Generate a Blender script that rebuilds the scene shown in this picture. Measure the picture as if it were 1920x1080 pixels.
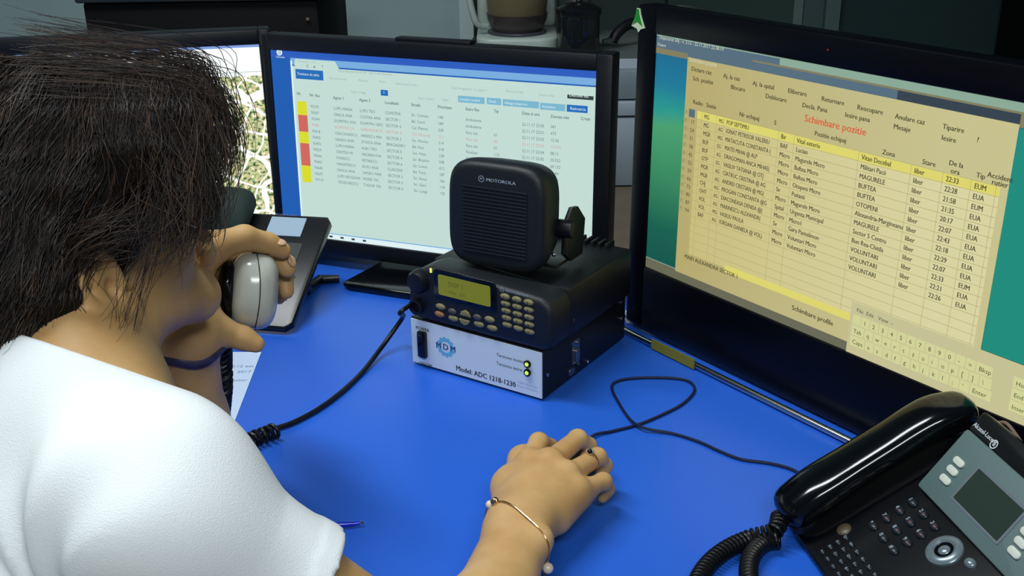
import bpy, bmesh, math, random
import numpy as np
from mathutils import Vector, Matrix

for o in list(bpy.data.objects):
    bpy.data.objects.remove(o, do_unlink=True)
random.seed(7)
rng = np.random.default_rng(7)
SC = bpy.context.scene
COL = SC.collection
R = math.radians
DESK = 0.75

# ------------------------------------------------------------------ camera
CAM_F = 2084.2184          # focal length in pixels of the 1920 px wide frame
PITCH, ROLL = R(22.3314), R(-0.7558)
CAM = np.array([0.0, 0.0, 1.39385])
_f = np.array([0, math.cos(PITCH), -math.sin(PITCH)])
_u0 = np.array([0, math.sin(PITCH), math.cos(PITCH)])
_r0 = np.array([1.0, 0, 0])
C_R = _r0 * math.cos(ROLL) + _u0 * math.sin(ROLL)
C_U = -_r0 * math.sin(ROLL) + _u0 * math.cos(ROLL)
C_F = _f
cam = bpy.data.cameras.new('camera')
cam.sensor_width = 36.0
cam.lens = CAM_F * 36.0 / 1920.0
cam.clip_start = 0.02
camo = bpy.data.objects.new('camera', cam)
COL.objects.link(camo)
camo.matrix_world = Matrix(((C_R[0], C_U[0], -C_F[0], CAM[0]), (C_R[1], C_U[1], -C_F[1], CAM[1]),
                            (C_R[2], C_U[2], -C_F[2], CAM[2]), (0, 0, 0, 1)))
SC.camera = camo

# ------------------------------------------------------------------ world, exposure, lamps
SC.view_settings.view_transform = 'Standard'
SC.view_settings.look = 'None'
SC.view_settings.gamma = 1.0
SC.view_settings.exposure = 0.0
SC.view_settings.use_curve_mapping = False
w = bpy.data.worlds.new('room_air')
SC.world = w
w.use_nodes = True
w.node_tree.nodes['Background'].inputs['Color'].default_value = (0.55, 0.8, 0.85, 1)
w.node_tree.nodes['Background'].inputs['Strength'].default_value = 0.02

def area_lamp(name, loc, target, sx, sy, power, color, roll=0.0):
    l = bpy.data.lights.new(name, 'AREA')
    l.energy = power; l.shape = 'RECTANGLE'; l.size = sx; l.size_y = sy; l.color = color
    o = bpy.data.objects.new(name, l)
    COL.objects.link(o)
    o.location = loc
    q = (Vector(target) - Vector(loc)).to_track_quat('-Z', 'Y')
    o.rotation_euler = (q @ Matrix.Rotation(roll, 4, 'Z').to_quaternion()).to_euler()
    return o
# ceiling tube over the desk's left, plus an added fill lamp behind the camera
area_lamp('ceiling_tube_left', (-0.62, 1.15, 2.45), (-0.4, 1.0, 0.8), 0.25, 1.1, 27.0, (0.93, 0.98, 1.0))
area_lamp('fill_lamp_rear', (0.10, -0.45, 2.10), (0.0, 1.1, 0.8), 0.9, 0.2, 17.0, (0.93, 0.98, 1.0))  # added fill, hung below the ceiling to brighten the front faces

def ray(px, py):
    return C_F + C_R * (px - 960) / CAM_F - C_U * (py - 540) / CAM_F
def at_z(px, py, z):        # the point of height z seen at a pixel
    r = ray(px, py); return CAM + r * ((z - CAM[2]) / r[2])
def at_d(px, py, d):        # the point at depth d seen at a pixel
    return CAM + ray(px, py) * d
def at_y(px, py, y):
    r = ray(px, py); return CAM + r * (y / r[1])

# ------------------------------------------------------------------ frames
class Frame:
    """origin + right, up (v) and outward normal (n) axes of a real plane"""
    def __init__(s, o, ex, ey):
        s.o = np.array(o, float); s.ex = np.array(ex, float); s.ey = np.array(ey, float)
        s.n = np.cross(s.ex, s.ey)
    def uv(s, px, py, off=0.0):
        r = ray(px, py); o = s.o + s.n * off
        t = ((o - CAM) @ s.n) / (r @ s.n)
        X = CAM + r * t - o
        return float(X @ s.ex), float(X @ s.ey)
    def P(s, u, v, n=0.0):
        return s.o + s.ex * u + s.ey * v + s.n * n
    def M(s):
        return Matrix([[s.ex[i], s.ey[i], s.n[i], s.o[i]] for i in range(3)] + [[0, 0, 0, 1]])

def tilted(o, yaw, tau, k=None):
    e = np.array([math.cos(yaw), math.sin(yaw), 0]); h = np.array([-math.sin(yaw), math.cos(yaw), 0])
    return Frame(o, e, h * math.cos(tau) + np.array([0, 0, 1.0]) * math.sin(tau))

# ------------------------------------------------------------------ materials
def srgb(r, g, b):
    def f(c):
        c /= 255.0
        return c / 12.92 if c <= 0.04045 else ((c + 0.055) / 1.055) ** 2.4
    return (f(r), f(g), f(b), 1.0)
MATS = {}
def mat(name, col=(0.5, 0.5, 0.5, 1), rough=0.5, metal=0.0, spec=0.5, noise=0.0, nscale=60.0, bump=0.0, bscale=200.0,
        emit=None, estr=1.0, trans=0.0, ior=1.45, coat=0.0, sss=0.0, alpha=1.0):
    if name in MATS: return MATS[name]
    m = bpy.data.materials.new(name); m.use_nodes = True
    nt = m.node_tree; b = nt.nodes['Principled BSDF']
    b.inputs['Base Color'].default_value = col
    b.inputs['Roughness'].default_value = rough
    b.inputs['Metallic'].default_value = metal
    b.inputs['Specular IOR Level'].default_value = spec
    b.inputs['IOR'].default_value = ior
    b.inputs['Transmission Weight'].default_value = trans
    b.inputs['Coat Weight'].default_value = coat
    b.inputs['Alpha'].default_value = alpha
    if sss:
        b.inputs['Subsurface Weight'].default_value = sss
        b.inputs['Subsurface Radius'].default_value = (0.012, 0.005, 0.003)
        b.inputs['Subsurface Scale'].default_value = 0.6
    if emit:
        b.inputs['Emission Color'].default_value = emit
        b.inputs['Emission Strength'].default_value = estr
    if noise or bump:
        tc = nt.nodes.new('ShaderNodeTexCoord')
    if noise:
        n = nt.nodes.new('ShaderNodeTexNoise'); n.inputs['Scale'].default_value = nscale
        n.inputs['Detail'].default_value = 6
        nt.links.new(tc.outputs['Object'], n.inputs['Vector'])
        r = nt.nodes.new('ShaderNodeValToRGB')
        r.color_ramp.elements[0].position = 0.3; r.color_ramp.elements[1].position = 0.7
        r.color_ramp.elements[0].color = tuple(c * (1 - noise) for c in col[:3]) + (1,)
        r.color_ramp.elements[1].color = tuple(min(1, c * (1 + noise)) for c in col[:3]) + (1,)
        nt.links.new(n.outputs['Fac'], r.inputs['Fac'])
        nt.links.new(r.outputs['Color'], b.inputs['Base Color'])
    if bump:
        n2 = nt.nodes.new('ShaderNodeTexNoise'); n2.inputs['Scale'].default_value = bscale
        n2.inputs['Detail'].default_value = 4
        nt.links.new(tc.outputs['Object'], n2.inputs['Vector'])
        bp = nt.nodes.new('ShaderNodeBump'); bp.inputs['Strength'].default_value = bump
        bp.inputs['Distance'].default_value = 0.002
        nt.links.new(n2.outputs['Fac'], bp.inputs['Height'])
        nt.links.new(bp.outputs['Normal'], b.inputs['Normal'])
    MATS[name] = m
    return m
def screen_mat(name, rgb, k=1.0):        # a lit area of a computer display
    m = mat(name, (0.01, 0.01, 0.01, 1), rough=0.35, spec=0.15, emit=srgb(*rgb), estr=k)
    return m

# ------------------------------------------------------------------ mesh helpers
class MB:
    def __init__(s): s.bm = bmesh.new(); s.mi = 0
    def _xf(s, vs, M):
        if M is not None:
            for v in vs: v.co = M @ v.co
    def _m(s, faces):
        for f in faces: f.material_index = s.mi
    def box(s, c, d, M=None, bev=0.0, seg=2):
        r = bmesh.ops.create_cube(s.bm, size=1.0); vs = r['verts']
        for v in vs: v.co = Vector((v.co.x * d[0] + c[0], v.co.y * d[1] + c[1], v.co.z * d[2] + c[2]))
        fs = set(f for v in vs for f in v.link_faces)
        if bev > 0:
            es = list(set(e for v in vs for e in v.link_edges))
            rr = bmesh.ops.bevel(s.bm, geom=es, offset=bev, segments=seg, affect='EDGES', profile=0.5)
            vs = list(set(rr['verts']) | set(v for f in rr['faces'] for v in f.verts))
            allv = set(vs)
            for v in list(allv):
                for f in v.link_faces:
                    for x in f.verts: allv.add(x)
            vs = list(allv); fs = set(f for v in vs for f in v.link_faces)
        s._m(fs); s._xf(vs, M); return s
    def prism(s, pts, z0, z1, M=None, bev=0.0, seg=3):
        """outline in the xy plane extruded from z0 to z1, top and bottom edges rounded"""
        n = len(pts)
        P = np.array(pts, float); c = P.mean(0)
        rings = []
        if bev > 0:
            for k in range(seg + 1):
                a = math.pi / 2 * k / seg
                rings.append((bev * (1 - math.sin(a)), z0 + bev * (1 - math.cos(a))))
            for k in range(seg + 1):
                a = math.pi / 2 * k / seg
                rings.append((bev * (1 - math.cos(a)), z1 - bev * (1 - math.sin(a))))
        else:
            rings = [(0, z0), (0, z1)]
        area = 0.5 * sum(P[i][0] * P[(i + 1) % n][1] - P[(i + 1) % n][0] * P[i][1] for i in range(n))
        if area < 0: P = P[::-1]
        nrm = np.zeros_like(P)
        for i in range(n):
            a = P[i] - P[i - 1]; b = P[(i + 1) % n] - P[i]
            na = np.array([a[1], -a[0]]) / (np.linalg.norm(a) + 1e-12); nb = np.array([b[1], -b[0]]) / (np.linalg.norm(b) + 1e-12)
            m = na + nb; m /= (np.linalg.norm(m) + 1e-12); k = 1 / max(0.35, float(m @ na)); nrm[i] = m * k
        loops = []
        for ins, z in rings:
            loops.append([s.bm.verts.new((P[i][0] - nrm[i][0] * ins, P[i][1] - nrm[i][1] * ins, z)) for i in range(n)])
        fs = []
        for a, b in zip(loops[:-1], loops[1:]):
            for i in range(n):
                j = (i + 1) % n
                fs.append(s.bm.faces.new((a[i], a[j], b[j], b[i])))
        fs.append(s.bm.faces.new(loops[0][::-1])); fs.append(s.bm.faces.new(loops[-1]))
        s._m(fs); s._xf([v for l in loops for v in l], M); return s
    def rrect(s, cx, cy, w, h, r, z0, z1, M=None, bev=0.0, n=6):
        return s.prism(rr_pts(cx, cy, w, h, r, n), z0, z1, M, bev)
    def cyl(s, c, r, z0, z1, n=24, M=None, bev=0.0, r2=None):
        if r2 is None:
            return s.prism([(c[0] + r * math.cos(2 * math.pi * i / n), c[1] + r * math.sin(2 * math.pi * i / n)) for i in range(n)], z0, z1, M, bev, 2)
        return s.lathe([(r, z0), (r2, z1)], c, n, M)
    def lathe(s, prof, c=(0, 0), n=32, M=None, cap=True):
        loops = [[s.bm.verts.new((c[0] + r * math.cos(2 * math.pi * i / n), c[1] + r * math.sin(2 * math.pi * i / n), z)) for i in range(n)] for r, z in prof]
        fs = []
        for a, b in zip(loops[:-1], loops[1:]):
            for i in range(n):
                j = (i + 1) % n; fs.append(s.bm.faces.new((a[i], a[j], b[j], b[i])))
        if cap:
            fs.append(s.bm.faces.new(loops[0][::-1])); fs.append(s.bm.faces.new(loops[-1]))
        s._m(fs); s._xf([v for l in loops for v in l], M); return s
    def quad(s, pts):
        f = s.bm.faces.new([s.bm.verts.new(tuple(p)) for p in pts]); s._m([f]); return s
    def tube(s, path, r, n=8, closed=False, cap=True):
        path = [np.array(p, float) for p in path]; m = len(path)
        rad = r if isinstance(r, (list, tuple, np.ndarray)) else [r] * m
        T = []
        for i in range(m):
            a = path[(i - 1) % m] if (closed or i > 0) else path[i]
            b = path[(i + 1) % m] if (closed or i < m - 1) else path[i]
            t = b - a; T.append(t / (np.linalg.norm(t) + 1e-12))
        u = np.cross(T[0], [0, 0, 1.0])
        if np.linalg.norm(u) < 1e-3: u = np.cross(T[0], [0, 1.0, 0])
        u /= np.linalg.norm(u)
        loops = []
        for i in range(m):
            u = u - T[i] * (u @ T[i]); u /= (np.linalg.norm(u) + 1e-12); v = np.cross(T[i], u)
            loops.append([s.bm.verts.new(tuple(path[i] + rad[i] * (u * math.cos(2 * math.pi * k / n) + v * math.sin(2 * math.pi * k / n)))) for k in range(n)])
        fs = []
        rng_ = range(m if closed else m - 1)
        for i in rng_:
            a, b = loops[i], loops[(i + 1) % m]
            for k in range(n):
                j = (k + 1) % n; fs.append(s.bm.faces.new((a[k], a[j], b[j], b[k])))
        if cap and not closed:
            fs.append(s.bm.faces.new(loops[0][::-1])); fs.append(s.bm.faces.new(loops[-1]))
        s._m(fs); return s
    def ball(s, c, r, M=None, nu=20, nv=12):
        rr = bmesh.ops.create_uvsphere(s.bm, u_segments=nu, v_segments=nv, radius=1.0)
        r = (r, r, r) if not isinstance(r, (tuple, list)) else r
        for v in rr['verts']: v.co = Vector((v.co.x * r[0] + c[0], v.co.y * r[1] + c[1], v.co.z * r[2] + c[2]))
        s._m(set(f for v in rr['verts'] for f in v.link_faces)); s._xf(rr['verts'], M); return s
    def obj(s, name, mats, parent=None, smooth=True, M=None):
        bmesh.ops.recalc_face_normals(s.bm, faces=[f for f in s.bm.faces])
        me = bpy.data.meshes.new(name); s.bm.to_mesh(me); s.bm.free()
        for m in (mats if isinstance(mats, (list, tuple)) else [mats]): me.materials.append(m)
        o = bpy.data.objects.new(name, me); COL.objects.link(o)
        if smooth:
            me.polygons.foreach_set('use_smooth', [True] * len(me.polygons))
            try: me.set_sharp_from_angle(angle=R(38))
            except Exception: pass
        if parent is not None: o.parent = parent
        if M is not None: o.matrix_local = M
        return o

def rr_pts(cx, cy, w, h, r, n=6):
    pts = []
    r = min(r, w / 2 - 1e-5, h / 2 - 1e-5)
    for (sx, sy, a0) in ((1, 1, 0), (-1, 1, 90), (-1, -1, 180), (1, -1, 270)):
        for k in range(n + 1):
            a = R(a0 + 90 * k / n)
            pts.append((cx + sx * (w / 2 - r) + r * math.cos(a), cy + sy * (h / 2 - r) + r * math.sin(a)))
    return pts
def squircle(cx, cy, w, h, p=4.0, n=48):
    out = []
    for i in range(n):
        a = 2 * math.pi * i / n; c, s_ = math.cos(a), math.sin(a)
        out.append((cx + w / 2 * math.copysign(abs(c) ** (2 / p), c), cy + h / 2 * math.copysign(abs(s_) ** (2 / p), s_)))
    return out
def spline(pts, n=8, closed=False):
    P = [np.array(p, float) for p in pts]; m = len(P); out = []
    segs = m if closed else m - 1
    for i in range(segs):
        g = lambda k: P[k % m] if closed else P[min(max(k, 0), m - 1)]
        p0, p1, p2, p3 = g(i - 1), g(i), g(i + 1), g(i + 2)
        for k in range(n):
            t = k / n
            out.append(0.5 * (2 * p1 + (p2 - p0) * t + (2 * p0 - 5 * p1 + 4 * p2 - p3) * t * t + (3 * p1 - p0 - 3 * p2 + p3) * t ** 3))
    if not closed: out.append(P[-1])
    return out
def tag(o, label=None, cat=None, group=None, kind=None):
    if label: o['label'] = label
    if cat: o['category'] = cat
    if group: o['group'] = group
    if kind: o['kind'] = kind
    return o
def thing(name, M, label, cat, group=None):
    o = bpy.data.objects.new(name, None); COL.objects.link(o)
    o.empty_display_size = 0.02
    o.matrix_world = M
    return tag(o, label, cat, group)
def T(x, y, z): return Matrix.Translation((x, y, z))

_fcache = {}
def text_polys(s, size, bold=False):
    """flat letter shapes of a line of text as (verts, faces), baseline at the origin"""
    key = (s, bold)
    if key not in _fcache:
        cu = bpy.data.curves.new('txt', 'FONT'); cu.body = s; cu.size = 1.0; cu.resolution_u = 2
        cu.offset = 0.0
        ob = bpy.data.objects.new('txt', cu); COL.objects.link(ob)
        dg = bpy.context.evaluated_depsgraph_get(); ev = ob.evaluated_get(dg); me = ev.to_mesh()
        V = np.array([v.co[:] for v in me.vertices]).reshape(-1, 3); Fc = [tuple(p.vertices) for p in me.polygons]
        ev.to_mesh_clear(); bpy.data.objects.remove(ob, do_unlink=True); bpy.data.curves.remove(cu)
        _fcache[key] = (V, Fc)
    V, Fc = _fcache[key]
    return V * size, Fc
def add_text(mb, s, u, v, size, n=0.0, sx=1.0, bold=False, center=False, M=None):
    V, Fc = text_polys(s, size, bold)
    if len(V) == 0: return
    V = V.copy(); V[:, 0] *= sx
    if center: V[:, 0] -= (V[:, 0].max() + V[:, 0].min()) / 2
    vs = [mb.bm.verts.new((a[0] + u, a[1] + v, n)) for a in V]
    if M is not None:
        for q in vs: q.co = M @ q.co
    for f in Fc:
        try:
            ff = mb.bm.faces.new([vs[i] for i in f]); ff.material_index = mb.mi
        except ValueError: pass
    if bold: add_text(mb, s, u + 0.045 * size * sx, v, size, n + 0.00003, sx, False, center, M)
def rect(mb, u0, v0, u1, v1, n):
    mb.quad([(u0, v0, n), (u1, v0, n), (u1, v1, n), (u0, v1, n)])

M_BLACK = mat('black_plastic', srgb(14, 17, 22), rough=0.42, spec=0.4, bump=0.15, bscale=900)
M_GLOSS = mat('glossy_black_plastic', srgb(7, 9, 13), rough=0.12, spec=0.5)
M_DARK = mat('dark_charcoal_plastic', srgb(30, 35, 38), rough=0.5, bump=0.2, bscale=700)
M_CHROME = mat('chrome', srgb(190, 195, 200), rough=0.15, metal=1.0)
M_STEEL = mat('brushed_steel', srgb(150, 155, 155), rough=0.35, metal=1.0)
M_CORD = mat('black_rubber_cord', srgb(12, 14, 18), rough=0.4, spec=0.4)
# ================================================================== room and desk
def plain(name, c, d, m, kind='structure', bev=0.0, M=None):
    o = MB().box((0, 0, 0), d, bev=bev).obj(name, m, smooth=bev > 0); o.location = c
    if kind: o['kind'] = kind
    return o
wallm = mat('painted_wall', srgb(150, 172, 172), rough=0.85, noise=0.04, nscale=3, bump=0.1, bscale=150)
wallm2 = mat('grey_green_paint', srgb(105, 130, 122), rough=0.85, noise=0.05, nscale=3)
floorm = mat('brown_floor_lino', srgb(120, 104, 88), rough=0.6, noise=0.12, nscale=14)
plain('floor', (0.2, 2.0, -0.05), (5.6, 7.0, 0.1), floorm)
plain('ceiling', (0.2, 2.0, 2.75), (5.6, 7.0, 0.1), wallm)
plain('wall_left', (-2.55, 2.0, 1.35), (0.1, 7.0, 2.7), wallm)
plain('wall_right', (2.95, 2.0, 1.35), (0.1, 7.0, 2.7), wallm)
plain('wall_front', (0.2, -1.45, 1.35), (5.6, 0.1, 2.7), wallm)
plain('wall_back', (0.2, 5.15, 1.35), (5.4, 0.1, 2.7), wallm2)
# light partition behind the left side of the desk, ending in an upright edge strip
pe = float(at_y(888, 40, 2.95)[0])
plain('wall_partition', ((-2.5 + pe - 0.035) / 2, 3.0, 1.35), (pe - 0.035 + 2.5, 0.1, 2.7), wallm)
plain('trim_1', (pe - 0.018, 2.995, 1.35), (0.036, 0.13, 2.7), mat('pale_edge_strip', srgb(188, 208, 208), rough=0.5))
# upright strips and doors on the far wall, seen over the right screen
far = 4.9
def upright(name, x0, x1, rgb, y=far, label=None, cat=None, z1=2.7, rough=0.7):
    a = float(at_y(x0, 60, y)[0]); b = float(at_y(x1, 60, y)[0])
    return plain(name, ((a + b) / 2, y + 0.03, z1 / 2), (b - a, 0.06, z1), mat(name + '_paint_%d' % x0, srgb(*rgb), rough=rough), 'structure')
upright('wall_alcove', 1250, 1484, (88, 118, 110))
upright('trim_2', 1485, 1502, (150, 180, 175), 4.86)
upright('wall_pier', 1503, 1568, (112, 140, 140), 4.88)
upright('trim_3', 1545, 1572, (130, 160, 158), 4.84)
upright('wall_recess', 1573, 1880, (62, 92, 94))
cx0, cx1 = float(at_y(1932, 60, 4.52)[0]), float(at_y(2060, 60, 4.52)[0]); cwid = cx1 - cx0
tcb = thing('tall_cabinet', T((cx0 + cx1) / 2, 4.68, 0), 'tall black cabinet at the far wall, at the right border of the photo', 'cabinet')
bkc = mat('black_cabinet_paint', srgb(9, 11, 12), rough=0.6)
MB().box((0, 0, 1.06), (cwid, 0.3, 2.1), bev=0.006).obj('body', bkc, tcb)
tdr = MB().box((0, -0.158, 1.06), (cwid - 0.02, 0.018, 2.04), bev=0.004).obj('door', bkc, tcb)
MB().box((-cwid / 2 + 0.04, -0.176, 1.1), (0.012, 0.02, 0.16), bev=0.004).obj('handle', M_STEEL, tdr)
MB().box((0, 0.01, 0.005), (cwid - 0.04, 0.26, 0.01)).obj('plinth', M_BLACK, tcb)

# desk with a blue laminate top
dt = thing('desk', T(0.05, 1.275, 0), 'large desk with a bright blue laminate top under the phones and monitors', 'desk')
bl = mat('blue_laminate', srgb(36, 95, 205), rough=0.36, spec=0.5, noise=0.03, nscale=4)
mb = MB().prism([(x - 0.05, y - 1.275) for x, y in ((-1.3, 0.6), (1.4, 0.6), (1.4, 1.5), (0.34, 1.5), (0.165, 1.535), (-0.40, 1.95), (-1.3, 1.95))], DESK - 0.025, DESK, bev=0.003); mb.obj('desktop', bl, dt)
for sx in (-1.25, 1.25):
    MB().box((sx, -0.25, (DESK - 0.026) / 2), (0.03, 0.7, DESK - 0.026), bev=0.002).obj('side_panel', M_DARK, dt)
MB().box((0, 0.05, 0.55), (2.46, 0.02, 0.3)).obj('modesty_panel', M_DARK, dt)

# brown table behind, with a white low cabinet on it
BT = 0.715
bt = thing('back_table', T(0.1, 2.23, 0), 'brown topped table standing behind the desk under the white cabinet', 'table')
MB().box((0, 0, BT - 0.015), (2.6, 1.3, 0.03), bev=0.003).obj('tabletop', mat('brown_tabletop', srgb(112, 102, 88), rough=0.6, noise=0.1, nscale=20), bt)
for sx in (-1.2, 1.2):
    for sy in (-0.58, 0.58):
        MB().box((sx, sy, (BT - 0.03) / 2), (0.05, 0.05, BT - 0.03), bev=0.003).obj('leg', M_DARK, bt)

WX0, WX1, WY = -0.06, 0.62, 2.2
z_top = 0.975
wc = thing('low_cabinet', T((WX0 + WX1) / 2, WY + 0.17, BT), 'white low cabinet with a drawer on the table behind the two screens', 'cabinet')
wm = mat('white_melamine', srgb(150, 164, 176), rough=0.4)
hh = z_top - BT
MB().box((0, 0.005, hh / 2), (WX1 - WX0, 0.33, hh), bev=0.003).obj('body', wm, wc)
zd = float(at_y(1165, 186, WY)[2]) - BT; zs = float(at_y(1165, 216, WY)[2]) - BT; z0 = float(at_y(1165, 128, WY)[2]) - BT
MB().box((0, -0.17, (zd + z0) / 2), (WX1 - WX0 - 0.01, 0.02, z0 - zd - 0.004), bev=0.002).obj('drawer_front', mat('grey_melamine', srgb(118, 132, 140), rough=0.4), wc)
MB().box((0, -0.172, (zd + zs) / 2), (WX1 - WX0 - 0.01, 0.026, zd - zs - 0.003), bev=0.003).obj('rail', wm, wc)
MB().box((0, -0.17, zs / 2), (WX1 - WX0 - 0.01, 0.02, zs - 0.006), bev=0.002).obj('door', wm, wc)

MB().box((0, 0.005, hh + 0.0005), (WX1 - WX0, 0.33, 0.001)).obj('worktop', mat('dark_grey_worktop', srgb(96, 106, 104), rough=0.5), wc)
# black printer-like box on the back table
bx = thing('printer', T(-0.545, 2.24, BT), 'black boxy printer on the back table behind the left screens', 'printer')
bk = mat('matte_black_casing', srgb(4, 5, 7), rough=0.7, spec=0.2)
x_l = float(at_y(162, 60, 2.06)[0]) + 0.545; x_r = float(at_y(600, 60, 2.06)[0]) + 0.545
ztop = float(at_y(400, 2, 2.06)[2]) - BT
MB().box(((x_l + x_r) / 2, 0.0, ztop / 2), (x_r - x_l, 0.36, ztop), bev=0.006).obj('body', bk, bx)
MB().box(((x_l + x_r) / 2, -0.002, ztop + 0.008), (x_r - x_l + 0.02, 0.38, 0.016), bev=0.005).obj('lid', mat('dark_green_grey_lid', srgb(40, 48, 50), rough=0.5), bx)
MB().box((x_r - 0.02, -0.19, ztop + 0.012), (0.03, 0.004, 0.008), bev=0.001).obj('hinge', mat('pale_grey_plastic', srgb(150, 165, 170), rough=0.5), bx)
MB().ball((x_r - 0.02, -0.182, float(at_y(572, 38, 2.05)[2]) - BT), 0.004).obj('power_light', mat('dim_indicator', srgb(90, 70, 60), rough=0.4), bx)
MB().box(((x_l + x_r) / 2 - 0.02, -0.183, 0.22), (0.26, 0.008, 0.03), bev=0.002).obj('paper_slot', M_BLACK, bx)

# coffee maker with glass jug on the white cabinet
cy = 2.36
base = at_y(978, 98, cy); sc = 1 / 880.0
cmx = float(at_y(970, 92, cy)[0])
cm = thing('coffee_maker', T(cmx, cy + 0.02, z_top), 'white coffee maker with a glass jug on the white cabinet', 'coffee maker')
cw = mat('white_appliance_plastic', srgb(165, 180, 172), rough=0.35)
MB().rrect(0.0, 0.0, 0.17, 0.19, 0.04, 0, 0.028, bev=0.006).obj('base', cw, cm)
MB().cyl((0.0, -0.015), 0.062, 0.0285, 0.034, n=40, bev=0.002).obj('hot_plate', mat('dark_hot_plate', srgb(60, 62, 70), rough=0.4), cm)
MB().rrect(0.0, 0.085, 0.17, 0.05, 0.02, 0.028, 0.27, bev=0.004).obj('water_tank', cw, cm)
MB().rrect(0.0, 0.01, 0.17, 0.20, 0.04, 0.235, 0.30, bev=0.008).obj('filter_head', cw, cm)
MB().box((-0.09, -0.06, 0.016), (0.006, 0.018, 0.018), bev=0.002).obj('switch', M_BLACK, cm)
gl = mat('clear_glass', (0.95, 0.97, 0.96, 1), rough=0.03, trans=1.0, ior=1.3, spec=0.3)
jug = thing('glass_jug', T(cmx, cy + 0.005, z_top + 0.035), 'half full glass jug of coffee on the coffee maker plate', 'jug')
MB().lathe([(0.052, 0.0), (0.060, 0.02), (0.064, 0.06), (0.060, 0.10), (0.048, 0.135), (0.050, 0.15)], n=40, cap=False).obj('jug_glass', mat('brown_tinted_glass', srgb(190, 180, 150), rough=0.05, trans=0.85, ior=1.2), jug)
MB().lathe([(0.050, 0.002), (0.0575, 0.02), (0.0615, 0.06), (0.058, 0.095), (0.0, 0.096)], n=36).obj('coffee', mat('coffee', srgb(104, 96, 62), rough=0.3), jug)
MB().lathe([(0.053, 0.0), (0.0615, 0.02), (0.0645, 0.034), (0.060, 0.034), (0.0, 0.034)], n=36).obj('bottom_band', mat('dark_jug_band', srgb(58, 52, 52), rough=0.3), jug)
MB().tube(spline([(-0.055, -0.01, 0.13), (-0.088, -0.03, 0.125), (-0.098, -0.035, 0.08), (-0.085, -0.03, 0.02), (-0.064, -0.015, 0.008)], 8), [0.007] * 33, n=10).obj('handle', cw, jug)

# steel-collared glass jar with a black handled pan behind it
jx = float(at_y(1085, 95, 2.27)[0])
jar = thing('coffee_press', T(jx, 2.27, z_top), 'small dark glass coffee press with a steel rim beside the coffee maker', 'coffee press')
MB().lathe([(0.040, 0), (0.042, 0.004), (0.042, 0.085), (0.040, 0.09)], n=36).obj('glass_body', mat('dark_smoky_glass', srgb(26, 30, 32), rough=0.06, spec=0.8), jar)
MB().lathe([(0.043, 0.076), (0.045, 0.08), (0.045, 0.09), (0.030, 0.098), (0.010, 0.102), (0.0, 0.103)], n=36).obj('lid', mat('dark_steel', srgb(70, 76, 78), rough=0.25, metal=0.9), jar)
MB().ball((0, 0, 0.109), 0.008).obj('knob', M_STEEL, jar)
MB().tube(spline([(0.02, 0.034, 0.082), (0.03, 0.055, 0.08), (0.03, 0.060, 0.05), (0.028, 0.052, 0.015), (0.02, 0.036, 0.008)], 6), 0.005, n=8).obj('handle', M_BLACK, jar)
lx = at_y(1130, 58, 2.3)
pan = thing('saucepan', T(float(at_y(1266, 60, 2.36)[0]), 2.36, z_top), 'dark saucepan with a black handle on the white cabinet', 'saucepan')
MB().lathe([(0.06, 0), (0.07, 0.01), (0.072, 0.07), (0.069, 0.07), (0.066, 0.012), (0, 0.01)], n=36).obj('pan_body', M_STEEL, pan)
hz = 0.034
MB().tube(spline([(-0.068, 0, hz + 0.012), (-0.10, -0.02, hz + 0.012), (-0.125, -0.035, hz - 0.004), (-0.135, -0.04, hz - 0.02)], 6), [0.011] * 19, n=10).obj('handle', M_BLACK, pan)
MB().tube([(-0.128, -0.04, hz - 0.012), (-0.156, -0.05, hz - 0.018)], 0.0045, n=10).obj('handle_rivet', M_CHROME, pan)
rd = thing('storage_tub', T(float(at_y(1078, 5, 2.44)[0]), 2.46, z_top), 'red lidded container behind the small coffee press', 'container')
MB().lathe([(0.035, 0), (0.036, 0.004), (0.036, 0.115), (0.033, 0.12)], n=32).obj('body', mat('clear_grey_tub', srgb(60, 66, 66), rough=0.3), rd)
MB().lathe([(0.039, 0.112), (0.040, 0.116), (0.040, 0.142), (0.036, 0.147)], n=32).obj('lid', mat('red_lid', srgb(160, 12, 22), rough=0.35), rd)
# ================================================================== monitors
CM = Frame((-0.3668, 1.6975, 0.7983), (math.cos(-0.3842), math.sin(-0.3842), 0),
           np.array([0, 0, 1.0]) * math.cos(0.0319) + np.array([-math.sin(-0.3842), math.cos(-0.3842), 0]) * math.sin(0.0319))
CW, CH = 0.52, 0.2925
def monitor_shell(root, W, H, bl, br, bt, bb, depth=0.035, m=M_BLACK, backd=0.05):
    """frame around a W x H screen whose bottom-left is the local origin, normal +z towards the viewer"""
    x0, x1, y0, y1 = -bl, W + br, -bb, H + bt
    mb = MB()
    def bar(a, b, c, d): mb.box(((a + c) / 2, (b + d) / 2, -depth / 2 + 0.004), (c - a, d - b, depth), bev=0.003)
    bar(x0, y0, 0.0, y1); bar(W, y0, x1, y1); bar(-0.001, H, W + 0.001, y1); bar(-0.001, y0, W + 0.001, 0)
    mb.obj('bezel', m, root)
    mb = MB(); mb.rrect((x0 + x1) / 2, (y0 + y1) / 2, (x1 - x0) * 0.99, (y1 - y0) * 0.98, 0.01, -depth - 0.002, -0.008, bev=0.002)
    mb.rrect((x0 + x1) / 2, (y0 + y1) / 2, (x1 - x0) * 0.62, (y1 - y0) * 0.6, 0.03, -depth - backd, -depth, bev=0.015)
    mb.obj('back_cover', m, root)

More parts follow.
